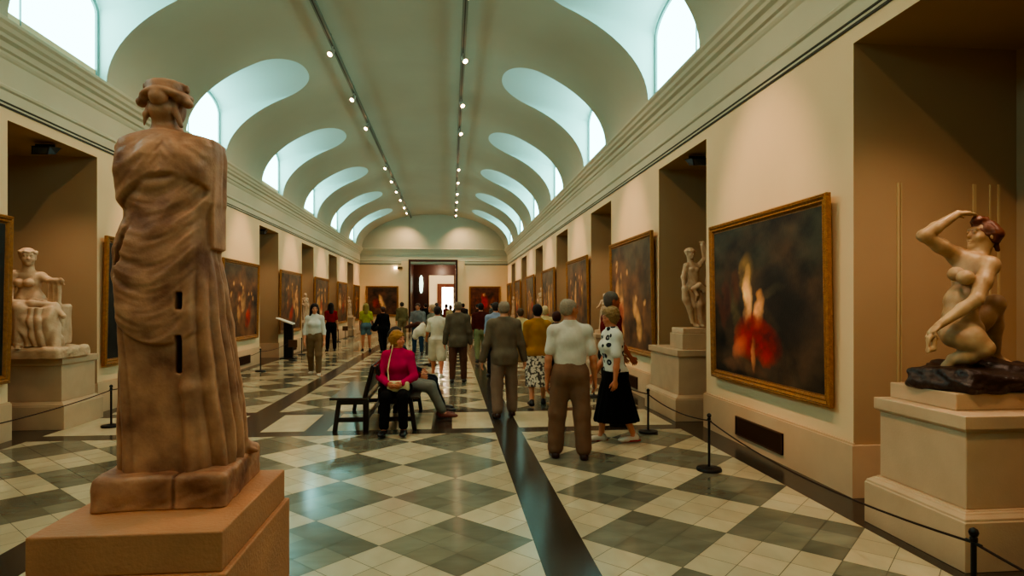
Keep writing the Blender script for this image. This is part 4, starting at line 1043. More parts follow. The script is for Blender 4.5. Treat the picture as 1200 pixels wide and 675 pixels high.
def standing_nude():
    ox, oy, oz = 3.66, 9.0, 1.02
    root = empty('standing_statue', (ox, oy, oz)); tag(root, 'pale standing nude statue with one arm raised holding cloth, in the second right niche', 'statue')
    q = MB(); q.box(-.27, .30, -.26, .26, 0, .23); bevel(q.build('stone_block', M_ped, root), .008)
    q = MB(); q.box(-.25, .28, -.24, .24, .23, .31); bevel(q.build('figure_base', M_pale, root), .01)
    f = F((-.34, -.28, .30), (.36, .28, 1.66), .0075)
    H = 1.20
    P = J3(.0, 0, .95)
    f.ell(P, (.10, .08, .08), .04); f.ell((.0, 0, 1.06), (.085, .068, .11), .05); f.ell((-.01, 0, 1.17), (.105, .075, .10), .05)
    f.cone((-.10, 0, 1.245), (.09, 0, 1.255), .042, .042, .04); f.cone((-.02, 0, 1.24), (-.045, 0, 1.36), .048, .034, .03)
    for x in (-.05, .03): f.ell((x, -.065, 1.19), (.036, .02, .03), .02)
    f.chain([(.05, -.01, .92), (.07, -.08, .66), (.10, -.04, .36)], [.072, .050, .030], .03); f.chain([(-.05, 0, .92), (-.01, -.02, .64), (.03, -.01, .36)], [.074, .050, .030], .03)
    for a in ((.10, -.04, .35), (.03, -.01, .35)): f.cone(a, J3(*a)+J3(.01, -.09, -.015), .026, .018, .02)
    f.chain([(-.11, 0, 1.25), (-.165, -.02, 1.08), (-.175, -.08, .93)], [.042, .034, .024], .02); hand(f, J3(-.175, -.08, .93), J3(.2, -.3, -.9), -1, 1.25, 25)
    f.chain([(.10, 0, 1.26), (.17, -.02, 1.36), (.125, -.04, 1.53)], [.042, .034, .024], .02); hand(f, J3(.125, -.04, 1.53), J3(-.1, 0, 1), 1, 1.25, 40)
    # cloth falling from the raised hand and looped over the thigh
    f.chain([(.13, -.05, 1.60), (.19, -.04, 1.42), (.215, -.05, 1.15), (.20, -.06, .98)], [.020, .028, .034, .045], .015)
    f.chain([(.15, -.05, 1.60), (.215, -.03, 1.44), (.255, -.04, 1.18), (.25, -.04, .95)], [.014, .022, .026, .032], .012)
    f.chain([(-.04, -.10, .90), (.04, -.13, .95), (.13, -.12, .88), (.22, -.08, .88), (.26, -.06, .96)], [.034, .04, .04, .045, .04], .02)
    f.chain([(-.03, -.10, .90), (.01, -.12, .80), (.0, -.10, .72)], [.03, .03, .015], .02)
    f.box((.18, .04, .58), (.10, .12, .28), .04, .04)                      # stump
    JJ = dict(head=J3(-.055, -.01, 1.43), HR=rotz(R(200)), H=1.30, neck=J3(-.045, 0, 1.33), up=np.array([0, 0, 1.])); add_head(f, JJ)
    f.ell(JJ['head']+J3(0, .02, .035), (.078, .078, .06), .01)
    for a in range(10):
        t = 2*math.pi*a/10; f.ell(JJ['head']+J3(.066*math.cos(t), .01+.068*math.sin(t), .040), (.022, .022, .018), .01)
    # dark trailing piece below the lowered hand
    f.chain([(-.17, -.09, .90), (-.15, -.08, .74), (-.08, -.07, .58), (-.04, -.06, .40)], [.045, .05, .04, .03], .02)
    f.disp(lambda X, Y, Z: .003*snoise(X, Y, Z, 50, 3)); smesh('figure', f, M_pale, root)
standing_nude()

def small_statue(label, x, y, z, rz, H, m, seed, name='standing_statue', armout=False, group=None):
    root = empty(name, (x, y, z), R(rz)); tag(root, label, 'statue', group)
    J = skeleton(H, 'f', ((2, 0, 2), (6, -4, 3)), ((10, 10, 60, 10), (30, 20, 80, 0)) if armout else ((0, 10, 30, -8), (5, 14, 60, -20)), 0, 20, 4)
    lo, hi = bounds(J, .14); f = F(lo, hi, .012); add_body(f, J)
    f.ell(J['head']+J3(0, -.02, .03)*H, J3(.052, .055, .048)*H, .01)
    def cf(xx, yy, Z, it): return .012*np.sin(np.arctan2(yy, xx)*10+2*np.sin(Z*4+seed))+.006*snoise(xx, yy, Z, 24, seed)
    f.loft([(.03, 0, 0, .16*H, .12*H), (.3*H, 0, 0, .13*H, .10*H), (.55*H, 0, 0, .105*H, .085*H), (.64*H, 0, 0, .085*H, .07*H)], .03, 2.2, cf)
    f.chain([J['sh0'], J['waist'], J['hip1']], [.04*H, .05*H, .06*H], .03)
    smesh('figure', f, m, root)
    q = MB(); q.box(-.2, .2, -.18, .18, -.06, .03); bevel(q.build('figure_base', m, root), .01)
SM = [('pedestal', 'statue')]
for (lb, x, y, rz, H, ao) in [('pale draped statue with an outstretched hand in the third right niche', 3.62, 14.2, 150, .88, True),
        ('small pale statue in the left wall niche behind the long-haired woman in white', -5.55, 24.2, -150, 1.05, False),
        ('small pale statue in the left wall niche beside the woman in yellow-green', -5.55, 34.3, -150, 1.05, False),
        ('small pale statue in the right wall niche past the fourth painting', 3.62, 24.2, 150, 1.30, False),
        ('distant small statue in the last right wall niche', 3.62, 34.4, 150, 1.30, False)]:
    small_statue(lb, x, y, 1.06, rz, H, M_pale, int(y), armout=ao)
    pedestal(lb.replace('pale draped statue', 'stone pedestal of the draped statue').replace(' with an outstretched hand', '').replace('small pale statue', 'stone pedestal of the small statue').replace(' in the left wall niche', '').replace('distant small statue', 'stone pedestal of the distant statue'),
             x, y, .36, .40, STD(1.0), name='pedestal')
# ------------------------------------------------------------------ paintings (generic stand-ins)
def pnoise(U, V, f, seed):
    rs = np.random.RandomState(seed); o = np.zeros_like(U); amp = 1
    for k in range(5):
        g = rs.rand(40, 40); x = (U*f+k*7.3) % 38; y = (V*f+k*3.1) % 38
        i, j = x.astype(int), y.astype(int); a, b = x-i, y-j; a = a*a*(3-2*a); b = b*b*(3-2*b)
        o += amp*(g[i, j]*(1-a)*(1-b)+g[i+1, j]*a*(1-b)+g[i, j+1]*(1-a)*b+g[i+1, j+1]*a*b-.5); amp *= .55; f *= 1.9
    return o
def paint(w, h, nx, seed, blobs, base, sky):
    ny = int(nx*h/w); us = np.linspace(0, 1, nx+1); vs = np.linspace(0, 1, ny+1); U, V = np.meshgrid(us, vs, indexing='ij')
    n1, n2, n3 = pnoise(U, V, 4, seed), pnoise(U, V, 9, seed+1), pnoise(U, V, 4, seed+2)
    col = npcol(base)[None, None]*(1+1.1*n1+.9*n2)[..., None]
    sk = np.clip((V-.62+n3*.5)*2.5, 0, 1)[..., None]; col = col*(1-sk*.8)+npcol(sky)*sk*.8*(1+.8*n2)[..., None]
    for (u, v, ru, rv, rot, c, st) in blobs:
        Uw, Vw = U+n1*.05+n2*.03, V+n3*.05+n2*.02
        du, dv = Uw-u, Vw-v; cr, sr = math.cos(rot), math.sin(rot); a, b = du*cr+dv*sr, -du*sr+dv*cr
        g = np.clip(1.25-((a/ru)**2+(b/rv)**2), 0, 1)**.8*st; sh = (1+.55*n2*2+.3*(-a/ru))
        col = col*(1-g[..., None])+npcol(c)*g[..., None]*np.clip(sh, .25, 1.6)[..., None]
    X = (U-.5)*w; Y = (V-.5)*h
    verts = np.stack([X.ravel(), np.zeros(X.size), Y.ravel()], 1)
    i, j = np.meshgrid(np.arange(nx), np.arange(ny), indexing='ij'); a = (i*(ny+1)+j).ravel()
    faces = np.stack([a, a+ny+1, a+ny+2, a+1], 1)
    me = bpy.data.meshes.new('canvas'); me.from_pydata(verts.tolist(), [], faces.tolist())
    ca = me.color_attributes.new('Col', 'FLOAT_COLOR', 'POINT')
    cc = np.clip(col.reshape(-1, 3)*1.5+.006, .002, 1); ca.data.foreach_set('color', np.concatenate([cc, np.ones((len(cc), 1))], 1).astype(np.float32).ravel())
    return me
FPROF = [(0, 0), (-.0, .045), (-.012, .055), (-.022, .050), (-.030, .058), (-.055, .040), (-.070, .045), (-.085, .030), (-.092, .022), (-.105, .022), (-.105, .0)]
def painting(label, X, Y, Z, w, h, rz, blobs, seed, nx=90, base=(.24, .17, .11), sky=(.20, .22, .17), tilt=1.2, fs=1.0):
    Y = Y*.985 if abs(rz) == 90 else Y; root = empty('painting', (X, Y, Z), R(rz)); root.rotation_euler = (R(tilt), 0, R(rz)); tag(root, label, 'painting')
    link('canvas', paint(w, h, nx, seed, blobs, base, sky), M_canvas, root).location = (0, -.02, 0)
    q = MB(); pr_ = [(a*fs, b*fs) for a, b in FPROF]; hw, hh = w/2+.10*fs, h/2+.10*fs; n = len(pr_)
    vs = []
    for sx, sz in ((-1, -1), (1, -1), (1, 1), (-1, 1)): vs += [(sx*(hw+a), -b-.0, sz*(hh+a)) for a, b in pr_]
    fs_ = []
    for k in range(4):
        for i in range(n-1): a, b = k*n+i, ((k+1) % 4)*n+i; fs_.append((a, b, b+1, a+1))
    q.add(vs, fs_); q.quad((-hw, 0, -hh), (hw, 0, -hh), (hw, 0, hh), (-hw, 0, hh))
    q.build('gilt_frame', M_gilt, root)
    return root
FL = (.74, .55, .36); RD = (.50, .07, .06); DKB = (.07, .05, .04); GD = (.56, .40, .20); PB = (.42, .27, .17)
def crowdblobs(seed, n=7, red=1):
    rs = random.Random(seed); out = []
    for i in range(n):
        u = rs.uniform(.15, .85); v = rs.uniform(.25, .6)
        c = rs.choice([PB, GD, FL, (.40, .20, .12), (.30, .22, .16)])
        out.append((u, v, rs.uniform(.04, .08), rs.uniform(.12, .26), rs.uniform(-.4, .4), c, rs.uniform(.35, .75)))
        out.append((u+rs.uniform(-.01, .01), v+rs.uniform(.18, .26), .022, .035, 0, FL, .6))
    for i in range(red): out.append((rs.uniform(.2, .8), rs.uniform(.25, .45), .08, .16, rs.uniform(-.5, .5), RD, .8))
    return out
cy = lambda k: (piers[k][0]+piers[k][1])/2
big = [(.27, .30, .055, .30, .3, (.34, .30, .18), .45), (.13, .52, .05, .14, 0, (.30, .12, .07), .6), (.13, .52, .028, .09, 0, (.16, .07, .04), .6), (.24, .60, .05, .11, 0, (.30, .15, .08), .5), (.07, .44, .04, .14, .2, (.27, .12, .07), .6),
       (.62, .62, .16, .11, .3, (.11, .09, .07), .8), (.72, .42, .30, .22, .2, (.07, .05, .04), .85), (.70, .22, .05, .34, .55, (.20, .15, .10), .8), (.60, .55, .14, .03, .35, (.26, .22, .15), .5),
       (.36, .70, .085, .11, 0, (.52, .40, .22), .55), (.38, .68, .04, .085, .05, (.66, .50, .30), .8), (.38, .55, .055, .16, .12, (.78, .58, .40), .95), (.37, .42, .06, .09, 0, (.70, .50, .34), .8),
       (.50, .42, .05, .11, -.2, (.72, .50, .34), .85), (.50, .53, .028, .04, 0, (.62, .42, .26), .8),
       (.36, .27, .14, .14, .5, RD, .95), (.54, .24, .15, .11, -.55, (.55, .06, .06), .9), (.42, .34, .09, .08, 0, (.44, .05, .05), .8), (.28, .20, .06, .10, -.6, (.60, .32, .22), .5), (.42, .16, .025, .11, 0, (.66, .42, .28), .7), (.30, .07, .24, .05, 0, (.36, .24, .16), .5)]
# right wall pictures face -X: rz=-90 turns local +x to world -Y
YC = 6.69
painting('largest painting on the right wall, pale figure above red drapery on dark ground', XR-.05, YC-.05, 1.72, 2.34, 1.76, -90, big, 11, 190, base=(.20, .14, .09), sky=(.18, .185, .14), tilt=1.0)
info = [('dark gilt-framed painting between the second and third right niches', 31), ('third painting along the right wall, brown with a pale central streak', 32), ('fourth painting along the right wall, seen very foreshortened', 33),
        ('fifth painting along the right wall, far down the hall', 34), ('sixth painting along the right wall, near its far end', 35), ('last narrow sliver of a painting on the right wall by the corner', 36)]
for i, (lb, sd) in enumerate(info):
    k = 3+i; y = P0+PER*(i+1)+1.62
    if y > YE-1.3: y = P0+PER*(i+1)+1.25
    painting(lb, XR-.05, y, 1.86 if i == 0 else 1.84, 2.55 if i < 5 else 1.9, 1.98, -90, crowdblobs(sd, 9, 1), sd, 90, base=(.30, .20, .13), sky=(.24, .22, .17))
infoL = [(-1, 'painting at the far left edge cut by the photo border, dark canvas', 50), (0, 'painting partly hidden behind the nearest statue on the left wall', 51), (1, 'gilt-framed crowded figure painting just right of the nearest statue', 52), (2, 'brown painting behind the black reading stand on the left wall', 53), (3, 'painting above the long-haired woman in the red top on the left wall', 54), (4, 'narrow far painting left of the woman in yellow-green', 55), (5, 'last sliver of a painting on the left wall by the corner', 56)]
for k, lb, sd in infoL:
    y = P0+PER*(k+1)+1.62
    if k == 5: y = P0+PER*6+1.25
    if k == -1: y = 6.81
    bl = crowdblobs(sd, 9, 1)
    painting(lb, XL+.05, y, 1.74 if k < 1 else 1.78, 2.55 if k < 5 else 1.9, 1.84, 90, bl, sd, 100, base=(.30, .19, .11) if k > 0 else (.09, .07, .05), sky=(.22, .19, .14) if k > 0 else (.10, .09, .07))
painting('wide painting on the end wall left of the doorway', -4.10, YE-.05, 1.89, 1.72, 1.62, 0, [(.5, .45, .08, .28, .3, FL, .8), (.3, .4, .12, .2, .2, RD, .5), (.7, .5, .15, .2, 0, (.18, .12, .08), .8), (.45, .2, .2, .06, 0, PB, .5)], 61, 60, base=(.24, .14, .09), sky=(.16, .13, .09))
painting('painting with a red patch on the end wall right of the doorway', 2.09, YE-.05, 1.89, 1.72, 1.62, 0, [(.5, .5, .12, .3, .1, (.60, .08, .07), .9), (.5, .75, .05, .07, 0, FL, .7), (.25, .4, .08, .25, .1, (.40, .17, .10), .8), (.78, .4, .08, .28, 0, (.42, .20, .10), .8)], 62, 60, base=(.28, .13, .08), sky=(.22, .13, .09))

# ------------------------------------------------------------------ barrier posts and cords
def post(x, y, label, h=.56, group='stanchions of the barriers'):
    root = empty('barrier_post', (x, y, 0)); tag(root, label, 'barrier post', None)
    q = MB(); q.lathe([(.125, 0), (.125, .018), (.118, .028), (.05, .034), (.022, .042)], n=28); q.build('base_disc', M_iron, root, sm=40)
    q = MB(); q.lathe([(.013, .04), (.013, h-.05), (.018, h-.048), (.018, h-.03), (.012, h-.025)], n=14); q.build('pole', M_iron, root, sm=40)
    q = MB(); q.lathe([(.006, h-.028), (.018, h-.020), (.023, h-.004), (.018, h+.012), (.004, h+.02)], n=16); q.build('ball_finial', M_iron, root, sm=60)
    q = MB(); q.tube([(0, -.045, h-.055), (0, .045, h-.055)], .008, 8); q.build('cord_hook', M_iron, root, sm=60)
def cord(a, b, label, sag=.06):
    z = .505; n = 14
    pts = [(a[0]+(b[0]-a[0])*t, a[1]+(b[1]-a[1])*t, z-sag*4*t*(1-t)) for t in [i/n for i in range(n+1)]]
    q = MB(); q.tube(pts, .0065, 8); o = q.build('barrier_rope', M_rope, sm=60); tag(o, label, 'cord')
RP = [(2.57, 2.80, 'black barrier post at the lower right corner before the crouching statue'), (2.61, 6.01, 'black barrier post with round base in front of the largest right painting'), (2.58, 7.85, 'black barrier post right of the woman in the black skirt'),
      (2.60, 11.0, 'black barrier post hidden among visitors on the right side')]
for x, y, lb in RP: post(x, y, lb)
cord((2.57, .6), RP[0], 'dark cord running off the lower right edge from the nearest post'); cord(RP[0], RP[1], 'dark cord between the corner post and the post before the largest painting', .10)
cord(RP[1], RP[2], 'dark cord between the largest painting post and the black skirt post'); cord(RP[2], RP[3], 'dark cord running behind the woman in the black skirt')
LP = [(-4.65, 8.94, 'black barrier post left of the nearest statue, beside the seated statue pedestal'), (-4.72, 13.0, 'black barrier post just right of the nearest statue'), (-4.75, 15.95, 'black barrier post under the crowded figure painting on the left'),
      (-4.95, 21.1, 'thin barrier post left of the long-haired woman in white'), (-5.0, 28.1, 'thin far barrier post right of the woman in the red top'), (-5.05, 32.4, 'thin barrier post at the far end of the left wall')]
for x, y, lb in LP: post(x, y, lb)
cord((-4.65, 5.6), LP[0], 'dark cord left of the post beside the seated statue pedestal'); cord(LP[0], LP[1], 'dark cord passing behind the nearest statue'); cord(LP[1], LP[2], 'dark cord below the crowded figure painting')
cord(LP[2], (-4.95, 19.3), 'dark cord between the left post and the black reading stand'); cord(LP[3], LP[4], 'dark cord along the far left wall')
def sign(x, y, label, h=.54):
    root = empty('floor_sign', (x, y, 0)); tag(root, label, 'sign')
    q = MB(); q.lathe([(.12, 0), (.12, .02), (.02, .035)], n=20); q.build('base_disc', M_iron, root, sm=40)
    q = MB(); q.lathe([(.012, .03), (.012, h-.1)], n=10); q.build('pole', M_iron, root, sm=40)
    q = MB(); q.box(-.13, .13, -.012, .012, h-.14, h+.08); bevel(q.build('plate', mat('brown_sign_plate', (.36, .24, .16), .5), root), .006)
sign(-4.72, 19.0, 'low brown plate on a thin stand at the foot of the reading stand'); sign(-5.15, 30.8, 'small brown plate on a stand between two women by the left wall')
root = empty('reading_stand', (-5.02, 19.7, 0)); tag(root, 'black column reading stand with slanted white panel by the left wall', 'lectern')
q = MB(); q.box(-.22, .22, -.2, .2, 0, .03); bevel(q.build('base_plate', M_iron, root), .008)
q = MB(); q.box(-.13, .13, -.09, .09, .03, 1.12); bevel(q.build('column', M_iron, root), .01)
q = MB(); q.add([(-.34, -.2, 1.25), (.15, -.2, 1.06), (.15, .2, 1.06), (-.34, .2, 1.25), (-.34, -.2, 1.28), (.15, -.2, 1.10), (.15, .2, 1.10), (-.34, .2, 1.28)], [(3,2,1,0),(4,5,6,7),(0,1,5,4),(1,2,6,5),(2,3,7,6),(3,0,4,7)]); bevel(q.build('slanted_panel', M_paper, root), .006)

# ------------------------------------------------------------------ benches
def bench(x, y0, y1, s, label):
    """seat edge towards s*X; x = back plane"""
    root = empty('wooden_bench', (x, (y0+y1)/2, 0)); tag(root, label, 'bench'); L = (y1-y0)/2
    q = MB(); q.box(min(s*.0, s*.52), max(s*.0, s*.52), -L, L, .425, .455); bevel(q.build('seat', M_seat, root), .008)
    def leg(xa, za, xb, zb, y, w=.028, nm='leg', w2=.035):
        q = MB(); q.add([(xa-w, y-w2, za), (xa+w, y-w2, za), (xa+w, y+w2, za), (xa-w, y+w2, za), (xb-w, y-w2, zb), (xb+w, y-w2, zb), (xb+w, y+w2, zb), (xb-w, y+w2, zb)], [(3,2,1,0),(4,5,6,7),(0,1,5,4),(1,2,6,5),(2,3,7,6),(3,0,4,7)])
        bevel(q.build(nm, M_wood, root), .006)
    for y in (-L+.06, L-.06):
        leg(s*.46, 0, s*.40, .425, y); leg(s*.055, 0, s*.055, .46, y, .035); leg(s*.07, .44, s*-.035, .86, y, .03, 'back_post')
        q = MB(); q.box(min(s*.06, s*.44), max(s*.06, s*.44), y-.02, y+.02, .13, .19); bevel(q.build('side_stretcher', M_wood, root), .005)
        q = MB(); q.box(min(s*.06, s*.42), max(s*.06, s*.42), y-.025, y+.025, .36, .425); bevel(q.build('seat_rail', M_wood, root), .005)
    q = MB(); q.box(min(s*.03, s*.07), max(s*.03, s*.07), -L+.06, L-.06, .14, .19); bevel(q.build('long_stretcher', M_wood, root), .005)
    q = MB(); q.add([(s*.05-.012, -L, .50), (s*.05+.012, -L, .50), (s*.05+.012, L, .50), (s*.05-.012, L, .50), (s*-.03-.012, -L, .88), (s*-.03+.012, -L, .88), (s*-.03+.012, L, .88), (s*-.03-.012, L, .88)], [(3,2,1,0),(4,5,6,7),(0,1,5,4),(1,2,6,5),(2,3,7,6),(3,0,4,7)])
    bevel(q.build('backrest', M_wood, root), .005)
bench(-1.06, 8.22, 10.0, -1, 'dark wooden bench facing left with an empty polished seat')
bench(-.935, 8.22, 10.0, 1, 'dark wooden bench facing right, holding the woman in pink and two other visitors')

# ------------------------------------------------------------------ lamps on ceiling tracks
TZ = 6.92
for x, lb in ((-2.37, 'left grey lighting track along the vaulted ceiling'), (.26, 'right grey lighting track along the vaulted ceiling')):
    root = empty('ceiling_light_track', (x, 0, TZ)); tag(root, lb, 'light track')
    q = MB(); q.box(-.045, .045, YB, YE-.3, -.02, .02); q.box(-.05, .05, YB, YE-.3, .02, .028); q.build('rail', M_track, root)
    q = MB(); q.box(-.010, .010, YB, YE-.3, -.0225, -.020); q.build('contact_slot', M_rail, root)
    zc = vz(x-XC)-TZ
    for k in range(14):
        q = MB(); y = -2+k*2.9; q.box(-.012, .012, y-.012, y+.012, .028, zc+.02); q.build('hanger', M_track, root)
lamps = [(-2.37, y*.955, -1) for y in (13.3, 16.2, 18.8, 24.2, 26.8, 29.2, 31.5, 34.0, 35.9, 10.4, 7.6)]+[(.26, y*.955, 1) for y in (13.4, 16.4, 19.1, 24.2, 26.8, 29.5, 31.8, 34.4, 36.6, 10.6, 7.8)]
ordn = ['first', 'second', 'third', 'fourth', 'fifth', 'sixth', 'seventh', 'eighth', 'ninth', 'tenth', 'eleventh']
cnt = {-1: 0, 1: 0}
for x, y, s in sorted(lamps, key=lambda t: (t[2], t[1])):
    i = cnt[s]; cnt[s] += 1
    root = empty('track_spotlight', (x, y, TZ-.03)); tag(root, 'small glowing spotlight, %s from the camera on the %s ceiling track' % (ordn[i], 'left' if s < 0 else 'right'), 'spotlight', 'spotlights on the ceiling tracks')
    dr = Vector((s*.35, -.62, -.75)).normalized(); a = Vector((0, 0, -.09)); b = a+dr*.13
    q = MB(); q.tube([(0, 0, .01), (0, 0, -.085)], .010, 8); q.build('bracket', M_lampb, root, sm=50)
    q = MB(); q.tube([a-dr*.05, a, b], [.025, .045, .055], 14); q.build('housing', M_lampb, root, sm=50)
    u = dr.cross(Vector((0, 0, 1))).normalized(); w_ = dr.cross(u); c = b+dr*.002
    q = MB(); q.add([c+(u*math.cos(t)+w_*math.sin(t))*.048 for t in [2*math.pi*k/16 for k in range(16)]]+[c+dr*.02], [(k, (k+1) % 16, 16) for k in range(16)]); q.build('bulb', M_glow, root)
def flood(x, y, s, label):
    root = empty('niche_floodlight', (x, y, 3.90)); tag(root, label, 'floodlight')
    q = MB(); q.add([(-.12, -.10, -.02), (.12, -.10, -.02), (.16, .10, 0), (-.16, .10, 0), (-.11, -.12, -.14), (.11, -.12, -.14), (.11, .05, -.10), (-.11, .05, -.10)], [(3,2,1,0)[::-1],(4,5,6,7)[::-1],(0,1,5,4),(1,2,6,5),(2,3,7,6),(3,0,4,7)]); bevel(q.build('housing', M_flood, root), .01)
    q = MB(); q.box(-.13, .13, -.005, .005, -.02, .03); q.build('bracket', M_flood, root)
    q = MB(); q.quad((-.09, -.125, -.13), (.09, -.125, -.13), (.10, -.105, -.04), (-.10, -.105, -.04)); q.build('lens', mat('flood_lens', (.30, .28, .24), .3), root)
flood(3.72, 9.0, 1, 'dark floodlight on the niche ceiling above the standing nude statue'); flood(-5.66, 9.2, -1, 'dark floodlight on the niche ceiling above the seated statue'); flood(-5.6, 18.9, -1, 'dark floodlight on the ceiling of the left niche beyond the nearest statue')
root = empty('wall_lamp', (-3.18, YE-.10, 3.90)); tag(root, 'small lit lamp on the end wall up and left of the doorway', 'lamp')
q = MB(); q.box(-.02, .28, -.08, .10, -.07, .07); bevel(q.build('housing', mat('brass_lamp', (.42, .32, .18), .4, metal=.5), root), .015)
q = MB(); q.box(-.22, -.02, -.09, .06, -.07, .07); bevel(q.build('lit_lens', mat('lit_lens', (1, .9, .7), .5, emit=(1, .85, .6), estr=5), root), .02)
root = empty('wall_lamp', (-1.92, YV-.3, 3.05)); tag(root, 'tall glowing pale green lamp in the dark doorway recess', 'lamp')
q = MB(); q.lathe([(.04, -.62), (.10, -.45), (.13, 0), (.10, .42), (.03, .55)], n=14); q.build('glass_shade', mat('green_lamp_glass', (.7, .9, .7), .4, emit=(.75, 1, .8), estr=1.6), root, sm=60)
q = MB(); q.box(-.03, .03, 0, .3, -.04, .04); q.build('bracket', M_iron, root)
# dado grilles
def grille(X, y, s, label):
    root = empty('wall_grille', (X, y, .215)); tag(root, label, 'grille')
    q = MB(); q.box(-.006, .006, -.53, .53, -.11, .11); q.build('backing', mat('grille_dark', (.10, .06, .04), .7), root)
    q = MB()
    for k in range(54): yy = -.50+k*.0185; q.box(-.011, .011, yy-.003, yy+.003, -.10, .10)
    q.box(-.013, .013, -.53, .53, .098, .112); q.box(-.013, .013, -.53, .53, -.112, -.098); q.box(-.013, .013, -.53, -.515, -.112, .112); q.box(-.013, .013, .515, .53, -.112, .112)
    q.build('slats', M_vent, root)
gl = ['below the largest right painting', 'below the second right painting', 'below the third right painting', 'below the fourth right painting']
for i in range(4): grille(XR-.038, 6.66+PER*i, 1, 'brown metal heating grille in the stone dado '+gl[i])
gl = ['at the far left edge below the cut-off painting', 'behind the nearest statue on the left', 'below the crowded figure painting on the left', 'below the painting behind the reading stand']
for i in range(4): grille(XL+.038, 6.66+PER*i, -1, 'brown metal heating grille '+gl[i])
# plain panel moulding on the far jamb of the nearest right niche
q = MB()
def pm(x0, x1, z0, z1, y=P0-.004):
    for a, b, c, d in ((x0, x0+.025, z0, z1), (x1-.025, x1, z0, z1), (x0, x1, z1-.025, z1)): q.box(a, b, y-.010, y, c, d)
[q.box(x_, x_+w_, P0-.014, P0-.002, .47, 2.75) for x_, w_ in ((3.90, .018), (3.935, .008), (4.62, .03), (4.78, .012), (4.86, .02))]; struct(q.build('trim_4', mat('pale_panel_bead', (.74, .64, .48), .7)))
# handbag on the lap and the white jacket on an arm
root = empty('handbag', (-.70, 8.115, .625)); tag(root, 'cream handbag with shoulder strap on the lap of the woman in pink', 'bag')
f = F((-.18, -.12, -.10), (.22, .12, .12), .008); f.box((.02, 0, -.01), (.145, .045, .072), 0, .04); f.disp(lambda X, Y, Z: .004*snoise(X, Y, Z, 40, 2)); smesh('bag_body', f, mat('cream_leather', (.80, .74, .56), .5), root)
q = MB(); q.tube([(-.10, .0, .05), (-.12, .06, .20), (-.10, .10, .34), (-.07, .155, .47), (-.065, .20, .555), (-.06, .28, .56), (-.05, .40, .50)], .010, 8); q.build('strap', MATS['cream_leather'], root, sm=60)
f = F((-.30, -.2, -.38), (.3, .25, .2), .012); f.chain([(-.02, .05, .02), (-.10, -.02, -.12), (-.18, -.02, -.22)], [.07, .10, .07], .05); f.chain([(.0, .05, .0), (.02, .0, -.2)], [.06, .04], .05); f.disp(lambda X, Y, Z: .012*snoise(X, Y, Z, 22, 3))
o = smesh('white_jacket', f, MATS['white_blouse_cloth'], None, (-.62, 14.12, 1.18)); tag(o, 'white jacket hanging over the left arm of the woman in white shorts', 'jacket')
f = F((-.5, -.2, -.2), (.5, .2, .2), .014); f.chain([(-.36, -.05, -.06), (0, 0, .03), (.34, -.02, .04)], [.04, .09, .05], .04); f.disp(lambda X, Y, Z: .012*snoise(X, Y, Z, 18, 3))
o = smesh('brown_jacket', f, mat('brown_jacket_cloth', (.26, .13, .09), .8), None, (-1.12, 20.62, .99)); tag(o, 'brown jacket carried by the man in blue jeans', 'jacket')
f = F((-.25, -.2, -.3), (.25, .2, .2), .012); f.ell((0, 0, -.08), (.14, .09, .13), 0); f.chain([(-.05, 0, 0), (-.08, 0, .15)], [.02, .02], .02)
o = smesh('shoulder_bag', f, mat('black_leather', (.05, .045, .04), .5), None, (-2.72, 22.55, .92)); tag(o, 'round black shoulder bag at the hip of the woman in yellow-green', 'bag')
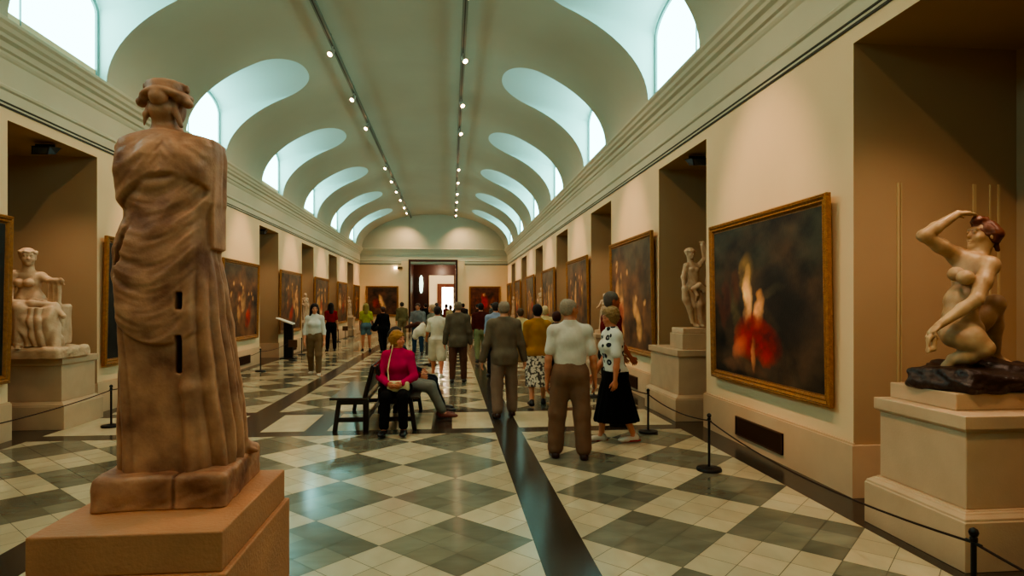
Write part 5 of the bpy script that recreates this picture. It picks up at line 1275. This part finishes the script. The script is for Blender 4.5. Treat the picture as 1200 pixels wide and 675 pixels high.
# ------------------------------------------------------------------ lights
w = bpy.data.worlds.new('world'); sc.world = w; w.use_nodes = True
w.node_tree.nodes['Background'].inputs[0].default_value = (.6, .85, .9, 1); w.node_tree.nodes['Background'].inputs[1].default_value = .3
def area(loc, rot, sx, sy, e, col):
    l = bpy.data.lights.new('skylight_glow', 'AREA'); l.shape = 'RECTANGLE'; l.size = sx; l.size_y = sy; l.energy = e; l.color = col
    o = bpy.data.objects.new('skylight_glow', l); C.objects.link(o); o.location = loc; o.rotation_euler = rot; return o
def spot(loc, to, e, ang=50, blend=.8, col=(1, .64, .37), r=.05):
    l = bpy.data.lights.new('spot_lamp', 'SPOT'); l.energy = e; l.spot_size = R(ang); l.spot_blend = blend; l.color = col; l.shadow_soft_size = r
    o = bpy.data.objects.new('spot_lamp', l); C.objects.link(o); o.location = loc
    d = Vector(to)-Vector(loc); o.rotation_euler = d.to_track_quat('-Z', 'Y').to_euler(); return o
for y0, y1 in piers[1:]:
    yc = (y0+y1)/2
    spot((.27, yc, 6.8), (XR, yc, 2.5), 430, 32); spot((-2.4, yc, 6.8), (XL, yc, 2.5), 430, 32)
for k, (y0, y1) in enumerate(opens):
    yc = (y0+y1)/2
    for X, s in ((XR, 1), (XL, -1)):
        spot((X+s*.25, yc-.2, 3.8), (X+s*.25, yc+.1, 1.3), 38, 110, .9, (1, .74, .52))
spot((4.55, 3.3, 3.85), (3.9, 4.1, 1.5), 30, 70, .8, (1, .74, .52))  # added fill spot without a fixture, lifts the statue's dark raised leg
# added warm fill: wide spots along both tracks, not tied to the lamp fixtures
for k in range(9):
    y = 1.5+4.4*k; e = 90 if k == 0 else 160
    spot((.26, y, 6.75), (2.2, y+1.2, 0), e, 125, .9); spot((-2.37, y, 6.75), (-4.2, y+1.2, 0), e, 125, .9)
spot((.26, 1.2, 6.8), (3.8, 4.1, 1.6), 300, 36)
spot((1.6, 6.5, 6.6), (-.9, 2.7, 1.2), 260, 26)
spot((-2.37, -.6, 6.75), (-1.2, 2.6, 1.2), 90, 24)
spot((-2.5, 33.5, 6.8), (-4.1, YE, 2.0), 260, 30); spot((.3, 33.5, 6.8), (2.1, YE, 2.0), 260, 30)
l = bpy.data.lights.new('vestibule_fill', 'POINT'); l.energy = 90; l.color = (1, .75, .5); o = bpy.data.objects.new('vestibule_fill', l); C.objects.link(o); o.location = (-.6, 39.4, 3.9)  # vestibule light is an added fill to brighten the dark recess, no fixture
l = bpy.data.lights.new('far_room_lamp', 'POINT'); l.energy = 700; l.color = (1, .9, .75); o = bpy.data.objects.new('far_room_lamp', l); C.objects.link(o); o.location = (0, 47, 5)

sc.cycles.use_denoising = True
sc.cycles.max_bounces = 8; sc.cycles.diffuse_bounces = 5
sc.view_settings.view_transform = 'AgX'; sc.view_settings.exposure = .84; sc.view_settings.look = 'AgX - Medium High Contrast'
